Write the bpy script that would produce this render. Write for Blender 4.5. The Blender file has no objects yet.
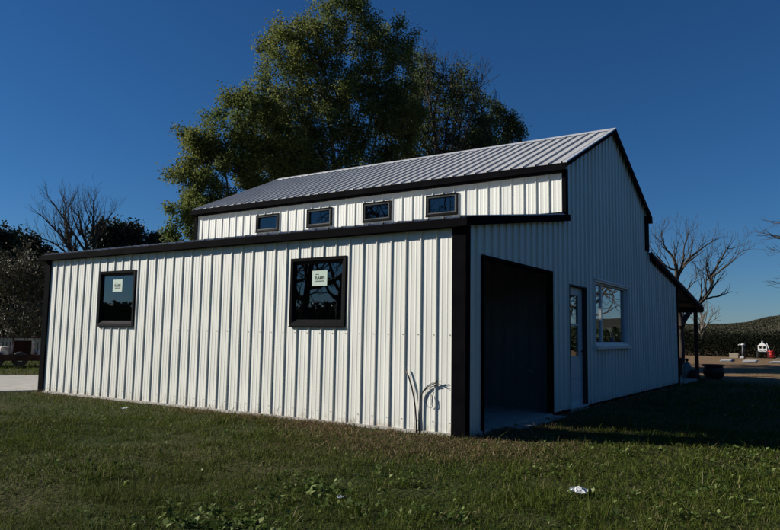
import bpy, bmesh, math, random
import numpy as np
from mathutils import Vector, Matrix
random.seed(7)
RNG = np.random.default_rng(11)
sc = bpy.context.scene
col = sc.collection
R = math.radians

# ------------------------------------------------------------------ camera
FPX = 684.6
CAM = np.array([-7.714, -3.997, 1.259])
YAW, PITCH, ROLL = 0.9835, 0.1017, 0.0165
FW = np.array([math.sin(YAW)*math.cos(PITCH), math.cos(YAW)*math.cos(PITCH), math.sin(PITCH)])
_r = np.array([math.cos(YAW), -math.sin(YAW), 0.0])
_u = np.cross(_r, FW)
RT = math.cos(ROLL)*_r + math.sin(ROLL)*_u
UP = -math.sin(ROLL)*_r + math.cos(ROLL)*_u
cam = bpy.data.cameras.new('camera'); cam_o = bpy.data.objects.new('camera', cam); col.objects.link(cam_o)
cam.sensor_fit = 'HORIZONTAL'; cam.sensor_width = 36.0; cam.lens = 36.0*FPX/780.0
cam.clip_start = 0.05; cam.clip_end = 6000
cam_o.matrix_world = Matrix(((RT[0], UP[0], -FW[0], CAM[0]), (RT[1], UP[1], -FW[1], CAM[1]), (RT[2], UP[2], -FW[2], CAM[2]), (0, 0, 0, 1)))
sc.camera = cam_o

def ray(px, py):
    return FW*FPX + RT*(px-390) - UP*(py-265)
def at(px, py, dist):
    """point on the sight line at a horizontal distance from the camera"""
    d = ray(px, py); return CAM + d*dist/math.hypot(d[0], d[1])
def on_x(px, py, X=0.0):
    d = ray(px, py); return CAM + d*(X-CAM[0])/d[0]
def on_y(px, py, Y=0.0):
    d = ray(px, py); return CAM + d*(Y-CAM[1])/d[1]
def on_ground(px, py, Z=0.0):
    d = ray(px, py); return CAM + d*(Z-CAM[2])/d[2]

# ------------------------------------------------------------------ light
SUN_EL = R(24.0)
SUN_H = np.array([-0.46, 0.888]); SUN_H /= np.linalg.norm(SUN_H)
to_sun = Vector((SUN_H[0]*math.cos(SUN_EL), SUN_H[1]*math.cos(SUN_EL), math.sin(SUN_EL)))
sl = bpy.data.lights.new('sun', 'SUN'); sl.energy = 5.0; sl.angle = R(0.53); sl.color = (1.0, 0.94, 0.85)
so = bpy.data.objects.new('sun', sl); col.objects.link(so); so.rotation_euler = to_sun.to_track_quat('Z', 'Y').to_euler()
so.location = (-20, 40, 30)
w = bpy.data.worlds.new('World'); sc.world = w; w.use_nodes = True
nt = w.node_tree; bg = nt.nodes['Background']; sky = nt.nodes.new('ShaderNodeTexSky')
sky.sky_type = 'NISHITA'; sky.sun_disc = False; sky.sun_elevation = SUN_EL
sky.sun_rotation = math.atan2(SUN_H[0], SUN_H[1])
sky.air_density = 1.0; sky.dust_density = 0.0; sky.ozone_density = 10.0; sky.altitude = 0
hs = nt.nodes.new('ShaderNodeHueSaturation'); hs.inputs['Saturation'].default_value = 1.06
nt.links.new(sky.outputs[0], hs.inputs['Color']); nt.links.new(hs.outputs[0], bg.inputs[0]); bg.inputs[1].default_value = 0.052
sc.view_settings.view_transform = 'Standard'; sc.view_settings.look = 'None'
sc.view_settings.exposure = 0.40; sc.view_settings.gamma = 1; sc.view_settings.use_curve_mapping = False
try:
    sc.cycles.max_bounces = 6; sc.cycles.transparent_max_bounces = 12
except Exception: pass

# ------------------------------------------------------------------ materials
def mat(name, c, rough=0.6, metal=0.0, spec=0.5):
    m = bpy.data.materials.new(name); m.use_nodes = True
    b = m.node_tree.nodes['Principled BSDF']
    b.inputs['Base Color'].default_value = (*c, 1); b.inputs['Roughness'].default_value = rough
    b.inputs['Metallic'].default_value = metal; b.inputs['Specular IOR Level'].default_value = spec
    return m
def nodes(m): return m.node_tree.nodes, m.node_tree.links, m.node_tree.nodes['Principled BSDF']
def noise_mix(m, stops, scale=5.0, detail=6, coord='Object', rough_var=None, bump=0.0, bscale=None, stretch=None):
    n, l, b = nodes(m)
    tc = n.new('ShaderNodeTexCoord'); src = tc.outputs[coord]
    if stretch:
        mp = n.new('ShaderNodeMapping'); mp.inputs['Scale'].default_value = stretch; l.new(src, mp.inputs[0]); src = mp.outputs[0]
    t = n.new('ShaderNodeTexNoise'); t.inputs['Scale'].default_value = scale; t.inputs['Detail'].default_value = detail
    l.new(src, t.inputs['Vector'])
    r = n.new('ShaderNodeValToRGB'); cr = r.color_ramp
    cr.elements[0].position = stops[0][0]; cr.elements[0].color = (*stops[0][1], 1)
    cr.elements[1].position = stops[-1][0]; cr.elements[1].color = (*stops[-1][1], 1)
    for p, c in stops[1:-1]:
        e = cr.elements.new(p); e.color = (*c, 1)
    l.new(t.outputs['Fac'], r.inputs[0]); l.new(r.outputs[0], b.inputs['Base Color'])
    if bump:
        t2 = n.new('ShaderNodeTexNoise'); t2.inputs['Scale'].default_value = bscale or scale*3; t2.inputs['Detail'].default_value = 5
        l.new(src, t2.inputs['Vector'])
        bp = n.new('ShaderNodeBump'); bp.inputs['Strength'].default_value = bump; bp.inputs['Distance'].default_value = 0.02
        l.new(t2.outputs['Fac'], bp.inputs['Height']); l.new(bp.outputs[0], b.inputs['Normal'])
    return m
def island_mat(name, stops, rough=0.7, patch=None, transl=0.0, spec=0.3):
    """colour varies leaf by leaf, and in soft patches over the whole thing"""
    m = mat(name, stops[0][1], rough, 0, spec); n, l, b = nodes(m)
    g = n.new('ShaderNodeNewGeometry'); r = n.new('ShaderNodeValToRGB'); cr = r.color_ramp
    cr.elements[0].position = stops[0][0]; cr.elements[0].color = (*stops[0][1], 1)
    cr.elements[1].position = stops[-1][0]; cr.elements[1].color = (*stops[-1][1], 1)
    for p, c in stops[1:-1]:
        e = cr.elements.new(p); e.color = (*c, 1)
    l.new(g.outputs['Random Per Island'], r.inputs[0]); out = r.outputs[0]
    if patch:
        pc, sc_, lo, hi = patch
        t = n.new('ShaderNodeTexNoise'); t.inputs['Scale'].default_value = sc_; t.inputs['Detail'].default_value = 4
        l.new(g.outputs['Position'], t.inputs['Vector'])
        mr = n.new('ShaderNodeMapRange'); mr.inputs[1].default_value = lo; mr.inputs[2].default_value = hi; l.new(t.outputs['Fac'], mr.inputs[0])
        mx = n.new('ShaderNodeMix'); mx.data_type = 'RGBA'; mx.inputs[7].default_value = (*pc, 1)
        l.new(mr.outputs[0], mx.inputs[0]); l.new(out, mx.inputs[6]); out = mx.outputs[2]
    l.new(out, b.inputs['Base Color'])
    if transl:
        tr = n.new('ShaderNodeBsdfTranslucent'); l.new(out, tr.inputs[0]); ms = n.new('ShaderNodeMixShader'); ms.inputs[0].default_value = transl
        l.new(b.outputs[0], ms.inputs[1]); l.new(tr.outputs[0], ms.inputs[2]); l.new(ms.outputs[0], n['Material Output'].inputs[0])
    return m

M = {}
M['white'] = noise_mix(mat('white_painted_steel', (.7, .69, .62), .38, 0, .5), [(.3, (.70, .70, .63)), (.7, (.75, .75, .685))], 1.3, 5, bump=.14, bscale=2.2)
def splash(m):
    n, l, b = nodes(m); g = n.new('ShaderNodeNewGeometry'); sp = n.new('ShaderNodeSeparateXYZ'); l.new(g.outputs['Position'], sp.inputs[0])
    t = n.new('ShaderNodeTexNoise'); t.inputs['Scale'].default_value = 9; t.inputs['Detail'].default_value = 8; l.new(g.outputs['Position'], t.inputs['Vector'])
    r = n.new('ShaderNodeMapRange'); r.inputs[1].default_value = .17; r.inputs[2].default_value = .02; l.new(sp.outputs[2], r.inputs[0])
    r2 = n.new('ShaderNodeMapRange'); r2.inputs[1].default_value = .42; r2.inputs[2].default_value = .68; l.new(t.outputs['Fac'], r2.inputs[0])
    mu = n.new('ShaderNodeMath'); mu.operation = 'MULTIPLY'; l.new(r.outputs[0], mu.inputs[0]); l.new(r2.outputs[0], mu.inputs[1])
    mx = n.new('ShaderNodeMix'); mx.data_type = 'RGBA'; mx.inputs[7].default_value = (.40, .34, .26, 1); src = b.inputs['Base Color'].links[0].from_socket
    l.new(mu.outputs[0], mx.inputs[0]); l.new(src, mx.inputs[6]); l.new(mx.outputs[2], b.inputs['Base Color'])
splash(M['white'])
M['liner'] = noise_mix(mat('liner_steel', (.2, .2, .19), .5), [(.3, (.17, .17, .16)), (.7, (.23, .23, .21))], 1.5)
M['roof'] = noise_mix(mat('galvalume_roof', (.5, .5, .5), .55, 0, .15), [(.3, (.43, .43, .425)), (.7, (.53, .53, .52))], 2.0, 6)
M['cap'] = mat('pale_ridge_metal', (.62, .63, .64), .35, .2)
M['black'] = noise_mix(mat('black_trim_metal', (.004, .004, .005), .6, 0, .006), [(.3, (.003, .003, .004)), (.7, (.006, .006, .007))], 3.0)
M['blackframe'] = mat('black_window_frame', (.005, .005, .006), .5, 0, .03)
M['dull'] = mat('dark_dull_frame', (.03, .027, .024), .6)
M['vinyl'] = mat('white_vinyl', (.72, .73, .72), .4)
M['sash'] = mat('grey_sash', (.06, .065, .065), .6, 0, .1)
M['doorpaint'] = mat('door_paint', (.62, .63, .62), .42)
M['concrete'] = noise_mix(mat('concrete', (.4, .38, .34), .85), [(.25, (.30, .28, .24)), (.5, (.38, .36, .32)), (.8, (.45, .43, .39))], 3.0, 9, bump=.4, bscale=40)
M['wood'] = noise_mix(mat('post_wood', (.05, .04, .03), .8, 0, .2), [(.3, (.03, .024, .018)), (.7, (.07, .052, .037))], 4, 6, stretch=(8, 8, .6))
M['screw'] = mat('screw_zinc', (.28, .27, .25), .4, .6)
M['paper'] = mat('sticker_paper', (.50, .60, .52), .7, 0, .1)
M['ink'] = mat('sticker_ink', (.02, .035, .03), .6)
M['cable'] = mat('black_cable', (.012, .012, .012), .4)
M['bark'] = noise_mix(mat('bark', (.06, .05, .04), .9, 0, .2), [(.3, (.04, .034, .027)), (.7, (.085, .072, .057))], 6, 8, bump=.6, bscale=25, stretch=(1, 1, .25))
M['barkpale'] = noise_mix(mat('bark_pale', (.15, .13, .11), .9, 0, .2), [(.3, (.09, .08, .065)), (.7, (.19, .17, .14))], 5, 8, bump=.5, bscale=25, stretch=(1, 1, .3))
def glass(name, tint=(.88, .90, .89), base=.06):
    m = bpy.data.materials.new(name); m.use_nodes = True; n = m.node_tree.nodes; l = m.node_tree.links; n.clear()
    o = n.new('ShaderNodeOutputMaterial'); t = n.new('ShaderNodeBsdfTransparent'); t.inputs[0].default_value = (*tint, 1)
    g = n.new('ShaderNodeBsdfGlossy'); g.inputs['Roughness'].default_value = .01; g.inputs[0].default_value = (.95, .97, 1, 1)
    ge = n.new('ShaderNodeNewGeometry'); dt = n.new('ShaderNodeVectorMath'); dt.operation = 'DOT_PRODUCT'; l.new(ge.outputs['Incoming'], dt.inputs[0]); l.new(ge.outputs['Normal'], dt.inputs[1])
    def ma(op, a, b=0.0):
        q = n.new('ShaderNodeMath'); q.operation = op
        for i_, v in enumerate((a, b)): (setattr(q.inputs[i_], 'default_value', v) if isinstance(v, (int, float)) else l.new(v, q.inputs[i_]))
        return q.outputs[0]
    fr = ma('ADD', ma('MULTIPLY', ma('POWER', ma('SUBTRACT', 1.0, ma('ABSOLUTE', dt.outputs['Value'])), 4.0), .9), base)
    mx = n.new('ShaderNodeMixShader'); l.new(fr, mx.inputs[0]); l.new(t.outputs[0], mx.inputs[1]); l.new(g.outputs[0], mx.inputs[2]); l.new(mx.outputs[0], o.inputs[0])
    return m
M['glass'] = glass('window_glass')

# ------------------------------------------------------------------ mesh helpers
def raw_mesh(name, V, F, m, parent=None, smooth=False):
    me = bpy.data.meshes.new(name); me.from_pydata([tuple(map(float, v)) for v in V], [], F); me.materials.append(m); me.update()
    if smooth: me.polygons.foreach_set('use_smooth', [True]*len(me.polygons))
    o = bpy.data.objects.new(name, me); col.objects.link(o)
    if parent: attach(o, parent)
    return o
def attach(o, parent):
    bpy.context.view_layer.update()
    o.parent = parent; o.matrix_parent_inverse = parent.matrix_world.inverted()
def np_mesh(name, V, polys, m, parent=None, smooth=False):
    """V (n,3); polys: list of (k,faces) arrays with equal vertex count per array"""
    me = bpy.data.meshes.new(name); me.vertices.add(len(V)); me.vertices.foreach_set('co', np.asarray(V, np.float32).ravel())
    loops = np.concatenate([p.ravel() for p in polys]).astype(np.int32)
    cnt = np.concatenate([np.full(len(p), p.shape[1], np.int32) for p in polys])
    st = np.concatenate([[0], np.cumsum(cnt)[:-1]]).astype(np.int32)
    me.loops.add(len(loops)); me.loops.foreach_set('vertex_index', loops)
    me.polygons.add(len(cnt)); me.polygons.foreach_set('loop_start', st); me.polygons.foreach_set('loop_total', cnt)
    if smooth: me.polygons.foreach_set('use_smooth', np.ones(len(cnt), bool))
    me.materials.append(m); me.update(calc_edges=True)
    o = bpy.data.objects.new(name, me); col.objects.link(o)
    if parent: attach(o, parent)
    return o
class MB:
    def __init__(s): s.V = []; s.F = []
    def box(s, x0, x1, y0, y1, z0, z1):
        k = len(s.V)
        s.V += [(x0, y0, z0), (x1, y0, z0), (x1, y1, z0), (x0, y1, z0), (x0, y0, z1), (x1, y0, z1), (x1, y1, z1), (x0, y1, z1)]
        s.F += [(k, k+3, k+2, k+1), (k+4, k+5, k+6, k+7), (k, k+1, k+5, k+4), (k+1, k+2, k+6, k+5), (k+2, k+3, k+7, k+6), (k+3, k, k+4, k+7)]
        return s
    def hexa(s, P):
        k = len(s.V); s.V += [tuple(p) for p in P]
        s.F += [(k, k+3, k+2, k+1), (k+4, k+5, k+6, k+7), (k, k+1, k+5, k+4), (k+1, k+2, k+6, k+5), (k+2, k+3, k+7, k+6), (k+3, k, k+4, k+7)]
        return s
    def extrude(s, poly, d):
        """closed outline (3D points) pushed along vector d"""
        k = len(s.V); n = len(poly); d = np.array(d)
        s.V += [tuple(p) for p in poly] + [tuple(np.array(p)+d) for p in poly]
        s.F += [tuple(range(k, k+n)), tuple(range(k+2*n-1, k+n-1, -1))] + [(k+i, k+(i+1) % n, k+n+(i+1) % n, k+n+i) for i in range(n)]
        return s
    def tube(s, pts, r, n=8):
        pts = [np.array(p, float) for p in pts]; rr = r if hasattr(r, '__len__') else [r]*len(pts); k0 = len(s.V)
        for i, p in enumerate(pts):
            t = pts[min(i+1, len(pts)-1)]-pts[max(i-1, 0)]; t = t/(np.linalg.norm(t)+1e-9)
            a = np.cross(t, [0.13, 0.21, 0.97] if abs(t[2]) < .9 else [1, 0.1, 0]); a /= np.linalg.norm(a); b = np.cross(t, a)
            for j in range(n):
                an = 2*math.pi*j/n; s.V.append(tuple(p+rr[i]*(math.cos(an)*a+math.sin(an)*b)))
        for i in range(len(pts)-1):
            for j in range(n):
                s.F.append((k0+i*n+j, k0+i*n+(j+1) % n, k0+(i+1)*n+(j+1) % n, k0+(i+1)*n+j))
        s.F.append(tuple(k0+j for j in range(n-1, -1, -1))); s.F.append(tuple(k0+(len(pts)-1)*n+j for j in range(n)))
        return s
    def lathe(s, c, prof, n=20, sx=1.0, sy=1.0):
        k0 = len(s.V)
        for r, z in prof:
            for j in range(n):
                a = 2*math.pi*j/n; s.V.append((c[0]+sx*r*math.cos(a), c[1]+sy*r*math.sin(a), c[2]+z))
        for i in range(len(prof)-1):
            for j in range(n): s.F.append((k0+i*n+j, k0+i*n+(j+1) % n, k0+(i+1)*n+(j+1) % n, k0+(i+1)*n+j))
        s.F.append(tuple(k0+j for j in range(n-1, -1, -1))); s.F.append(tuple(k0+(len(prof)-1)*n+j for j in range(n)))
        return s
    def build(s, name, m, parent=None, bevel=0.0, smooth=False):
        o = raw_mesh(name, s.V, s.F, m, parent, smooth)
        bm = bmesh.new(); bm.from_mesh(o.data); bmesh.ops.recalc_face_normals(bm, faces=bm.faces)
        if bevel: bmesh.ops.bevel(bm, geom=list(bm.edges), offset=bevel, segments=2, affect='EDGES', clamp_overlap=True)
        bm.to_mesh(o.data); bm.free()
        return o
def tag(o, label, cat, group=None, kind=None):
    if label: o['label'] = label
    if cat: o['category'] = cat
    if group: o['group'] = group
    if kind: o['kind'] = kind
    return o
def empty(name, loc):
    o = bpy.data.objects.new(name, None); o.empty_display_size = .3; col.objects.link(o); o.location = tuple(map(float, loc)); return o
def struct(o): o['kind'] = 'structure'; return o

# value noise for terrain
def vnoise(x, y, seed=0):
    x = np.asarray(x, float); y = np.asarray(y, float); xi = np.floor(x).astype(np.int64); yi = np.floor(y).astype(np.int64)
    fx = x-xi; fy = y-yi; fx = fx*fx*(3-2*fx); fy = fy*fy*(3-2*fy)
    def h(a, b):
        v = np.sin(a*127.1+b*311.7+seed*74.7)*43758.5453; return v-np.floor(v)
    return (h(xi, yi)*(1-fx)+h(xi+1, yi)*fx)*(1-fy)+(h(xi, yi+1)*(1-fx)+h(xi+1, yi+1)*fx)*fy
def fbm(x, y, s=0): return vnoise(x, y, s)*.55+vnoise(x*2.1, y*2.1, s+1)*.3+vnoise(x*4.3, y*4.3, s+2)*.15

# ------------------------------------------------------------------ barn geometry
L, A, B_, W = 9.51, 3.754, 9.759, 13.094
MID = (A+B_)/2
OFF, PITCHR = .171, .2368
def profile(u0, u1, off, extra, hmaj=.019, step=PITCHR):
    wb, wt = (.015, .007) if hmaj < .021 else ((.019, .012) if hmaj < .025 else (.017, .008))
    pts = {}
    k0 = int(math.floor((u0-off)/step))-1; k1 = int(math.ceil((u1-off)/step))+1
    raw = []
    for k in range(k0, k1+1):
        c = off+k*step
        raw += [(c-wb, 0), (c-wt, hmaj), (c+wt, hmaj), (c+wb, 0)]
        for q in (1/3, 2/3):
            d = c+q*step; raw += [(d-.013, 0), (d-.006, .0024), (d+.006, .0024), (d+.013, 0)]
    us = np.array([r[0] for r in raw]); ds = np.array([r[1] for r in raw])
    allu = sorted(set([u for u in us if u0 < u < u1]+[u0, u1]+[e for e in extra if u0 < e < u1]))
    return [(u, float(np.interp(u, us, ds))) for u in allu]
def ribbed(name, m, parent, P, U, N, u0, u1, zlo, top, openings=(), off=OFF, V=(0, 0, 1), hmaj=.019):
    """sheet with real ribs: P origin, U along, N outwards, V up the sheet; top = polyline [(u,z)]"""
    P = np.array(P, float); U = np.array(U, float); N = np.array(N, float); Vv = np.array(V, float)
    extra = [t[0] for t in top]+[e for o in openings for e in o[:2]]
    pr = profile(u0, u1, off, extra, hmaj); tu = [t[0] for t in top]; tz = [t[1] for t in top]
    VV = []; FF = []
    for (ua, da), (ub, db) in zip(pr[:-1], pr[1:]):
        um = (ua+ub)/2; za, zb = np.interp(ua, tu, tz), np.interp(ub, tu, tz)
        segs = [(zlo, None)]
        for o in sorted([o for o in openings if o[0] <= um <= o[1]], key=lambda o: o[2]):
            lo, _ = segs.pop()
            if o[2] > lo+1e-6: segs.append((lo, o[2]))
            segs.append((o[3], None))
        for lo, hi in segs:
            k = len(VV); h1, h2 = (za, zb) if hi is None else (hi, hi)
            for u, d, z in ((ua, da, lo), (ub, db, lo), (ub, db, h2), (ua, da, h1)): VV.append(P+U*u+N*d+Vv*z)
            FF.append((k, k+1, k+2, k+3))
    return raw_mesh(name, VV, FF, m, parent)

barn = empty('barn', (W/2, L/2, 0))
tag(barn, 'white ribbed metal barn with raised centre roof, black trim and an open bay', 'barn')

# heights of the roof top surfaces
def low_left(x): return 2.755+(3.385-2.755)*(x+.10)/(A+.10)
def low_right(x): return 3.38+(2.33-3.38)*(x-B_)/(16.95-B_)
def main_roof(x): return 5.70-abs(x-MID)*(5.70-4.285)/(MID-(A-.13))

# foundation and slab
MB().box(-.03, W+.03, -.03, L+.03, -.35, .045).build('foundation', M['concrete'], barn, .008)
pst = MB().box(W+.035, 16.8, -.02, L+.02, -.3, .03).build('porch_slab', M['concrete'], barn, .006)

MB().box(1.15, 3.02, -.26, -.032, -.2, .028).build('bay_apron', M['concrete'], barn, .01)
# sunny long wall (plane x=0, outward -x)
WIN_L = [(1.875, 2.90, 1.372, 2.365), (6.625, 7.685, 1.345, 2.35)]
ribbed('side_wall', M['white'], barn, (0, 0, 0), (0, 1, 0), (-1, 0, 0), 0, L, .03, [(0, 2.66), (L, 2.66)], WIN_L)
# upper wall (x=A, outward -x)
WIN_U = [(6.70, 7.40, 3.60, 3.985), (5.16, 5.85, 3.60, 3.985), (3.63, 4.32, 3.60, 3.985), (2.10, 2.79, 3.59, 3.99)]
ribbed('upper_wall', M['white'], barn, (A, 0, 0), (0, 1, 0), (-1, 0, 0), 0, L, 3.30, [(0, 4.28), (L, 4.28)], WIN_U, off=.05)
# gable wall (y=0, outward -y)
GAR = (.52, 3.02, .0, 2.29)
DOOR = (3.90, 4.80, .0, 2.17)
GWIN = (5.36, 7.70, 1.13, 2.36)
top = [(0, low_left(0)-.03), (A-.001, low_left(A)-.03), (A, main_roof(A)-.03), (MID, main_roof(MID)-.03), (B_, main_roof(B_)-.03), (B_+.001, low_right(B_)-.03), (W, low_right(W)-.03)]
ribbed('gable_wall', M['white'], barn, (0, 0, 0), (1, 0, 0), (0, -1, 0), 0, W, .03, top, [GAR, DOOR, GWIN], off=.10, hmaj=.024)
ribbed('back_wall', M['white'], barn, (0, L, 0), (1, 0, 0), (0, 1, 0), 0, W, .03, top, [], off=.10)
ribbed('side_wall', M['white'], barn, (W, 0, 0), (0, 1, 0), (1, 0, 0), 0, L, .03, [(0, low_right(W)-.03), (L, low_right(W)-.03)])
ribbed('upper_wall', M['white'], barn, (B_, 0, 0), (0, 1, 0), (1, 0, 0), 0, L, 3.2, [(0, 4.28), (L, 4.28)])
ribbed('inner_wall', M['liner'], barn, (A, .03, 0), (0, 1, 0), (-1, 0, 0), 0, L-.06, .045, [(0, 3.29), (L, 3.29)])
# posts and girts of the open bay, seen through the opening
g = MB()
for y in (.12, 3.1, 6.2, 9.3): g.box(.03, .16, y-.045, y+.045, .045, 2.62)
g.box(.03, .085, .2, 9.2, 1.12, 1.20); g.box(.03, .085, .2, 9.2, 2.45, 2.53)
g.build('wall_frame', M['wood'], barn, .004)

# roofs: ribs run down the slope, sheet plus flat underside
def roof_plane(name, x0, z0, x1, z1, ya, yb, off=0.0, thick=.03, par=None):
    """from eave (x0,z0) to top (x1,z1)"""
    d = np.array([x1-x0, 0, z1-z0]); ln = np.linalg.norm(d); d /= ln; n = np.array([-d[2], 0, d[0]])
    if n[2] < 0: n = -n
    o = ribbed(name, M['roof'], barn, (x0, 0, z0), (0, 1, 0), n, ya, yb, 0, [(ya, ln), (yb, ln)], off=off, V=d, hmaj=.026)
    # underside deck, a few cm lower
    P = [np.array([x0, ya, z0])-n*thick, np.array([x1, ya, z1])-n*thick, np.array([x1, yb, z1])-n*thick, np.array([x0, yb, z0])-n*thick]
    T = [p+n*(thick-.004) for p in P]
    MB().hexa(P+T).build('roof_deck', M['dull'], o)
    return o
YA, YB = -.07, L+.03
r1 = roof_plane('main_roof', A-.13, 4.285, MID, 5.70, YA, YB)
r2 = roof_plane('main_roof', B_+.13, 4.285, MID, 5.70, YA, YB)
r3 = roof_plane('lean_to_roof', -.11, low_left(-.11), A+.01, low_left(A+.01), -.07, L+.10)
r4 = roof_plane('lean_to_roof', 16.95, 2.33, B_-.01, 3.38, -.10, YB)
# ridge cap
c = MB()
c.extrude([(MID-.16, YA-.02, 5.70-.075+.028), (MID, YA-.02, 5.732), (MID+.16, YA-.02, 5.70-.075+.028), (MID+.16, YA-.02, 5.70-.075+.02), (MID, YA-.02, 5.732), (MID-.16, YA-.02, 5.70-.075+.02)], (0, YB-YA+.04, 0))
c.build('ridge_cap', M['cap'], r1)
# eave and rake trim
def bar(p, q, h, t, nrm=(0, -1, 0)):
    """plank from p to q, hanging h below, t thick towards nrm"""
    p = np.array(p, float); q = np.array(q, float); n = np.array(nrm, float)*t; z = np.array([0, 0, -h])
    return MB().hexa([p, q, q+n, p+n, p+z, q+z, q+z+n, p+z+n])
def edge(name, p, q, h, t, nrm, par, m='black', bev=.004): return bar(p, q, h, t, nrm).build(name, M[m], par, bev)
edge('eave_trim', (A-.125, YA, 4.275), (A-.125, YB, 4.275), .118, .03, (-1, 0, 0), r1)
edge('eave_trim', (B_+.125, YA, 4.275), (B_+.125, YB, 4.275), .155, .03, (1, 0, 0), r2)
edge('eave_trim', (-.105, -.07, 2.745), (-.105, L+.10, 2.745), .110, .025, (-1, 0, 0), r3)
edge('eave_trim', (16.945, YA, 2.32), (16.945, YB, 2.32), .16, .03, (1, 0, 0), r4)
for (ya, nn) in ((YA, -1), (YB, 1)):
    edge('rake_trim', (A-.15, ya, main_roof(A-.15)), (MID, ya, 5.70), .075, .028, (0, nn, 0), r1)
    edge('rake_trim', (B_+.15, ya, main_roof(B_+.15)), (MID, ya, 5.70), .16, .028, (0, nn, 0), r2)
    edge('rake_trim', (16.97, ya, low_right(16.97)+.02), (B_-.0, ya, low_right(B_)+.02), .16, .028, (0, nn, 0), r4)
edge('rake_trim', (-.13, -.07, low_left(-.13)+.005), (A+.02, -.07, low_left(A)+.005), .115, .028, (0, -1, 0), r3)
edge('rake_trim', (-.13, L+.10, low_left(-.13)+.005), (A+.02, L+.10, low_left(A)+.005), .115, .028, (0, 1, 0), r3)
# pale drip edge along the left slope of the gable
pe = MB(); pe.hexa([(A-.15, YA-.03, main_roof(A-.15)+.004), (MID, YA-.03, 5.704), (MID, YA+.04, 5.704), (A-.15, YA+.04, main_roof(A-.15)+.004),
                    (A-.15, YA-.03, main_roof(A-.15)+.028), (MID, YA-.03, 5.728), (MID, YA+.04, 5.728), (A-.15, YA+.04, main_roof(A-.15)+.028)])
pe.build('drip_edge', M['cap'], r1)
# soffits: close the eaves between wall and trim
MB().box(A-.122, A-.003, YA+.002, YB, 4.135, 4.15).build('soffit', M['black'], r1)
MB().box(-.102, -.025, -.065, L+.095, 2.635, 2.65).build('soffit', M['black'], r3)
# flashing where lean-to roof meets the upper wall
MB().hexa([(A-.16, 0, low_left(A-.16)+.024), (A-.022, 0, 3.41), (A-.022, L, 3.41), (A-.16, L, low_left(A-.16)+.024),
           (A-.16, 0, low_left(A-.16)+.03), (A-.022, 0, 3.44), (A-.022, L, 3.44), (A-.16, L, low_left(A-.16)+.03)]).build('flashing', M['black'], r3)

# corner trims (L shaped)
def corner(x, y, sx, sy, wx, wy, z0, z1, name='corner_trim', m='black'):
    """covers wx along x and wy along y from the corner; sx,sy point outwards"""
    t = .032; b = MB()
    px = [x+sx*t, x-sx*wx]; py = [y+sy*t, y-sy*wy]
    b.box(min(px), max(px), min(y+sy*t, y+sy*.001), max(y+sy*t, y+sy*.001), z0, z1)
    b.box(min(x+sx*t, x+sx*.001), max(x+sx*t, x+sx*.001), min(y, y-sy*wy), max(y, y-sy*wy), z0, z1)
    return b.build(name, M[m], barn)
corner(0, 0, -1, -1, .10, .165, -.02, 2.67)
corner(0, L, -1, 1, .10, .13, -.02, 2.67)
corner(W, 0, 1, -1, .09, .12, .0, 2.86)
corner(W, L, 1, 1, .09, .12, .0, 2.86)
corner(A, 0, -1, -1, .10, .03, 3.40, 4.20)
corner(A, L, -1, 1, .10, .07, 3.40, 4.25)
corner(B_, 0, 1, -1, .28, .10, 3.40, 4.25)
corner(B_, L, 1, 1, .12, .10, 3.40, 4.25)
# base trim under gable sheeting
MB().box(3.07, 3.86, -.031, -.001, .0, .05).box(4.84, W-.09, -.031, -.001, .0, .05).build('base_trim', M['black'], barn)

# screws
sw = MB()
ks = [OFF+k*PITCHR for k in range(0, 40)]
for z in (.17, 1.27, 2.52):
    for y in ks:
        for dy in (.035,):
            yy = y+dy
            if any(o[0]-.05 < yy < o[1]+.05 and o[2]-.05 < z < o[3]+.05 for o in WIN_L) or yy > L-.1: continue
            sw.box(-.0095, -.001, yy-.006, yy+.006, z-.006, z+.006)
so_ = sw.build('screws', M['screw'], barn, .002); so_['kind'] = 'stuff'

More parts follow.
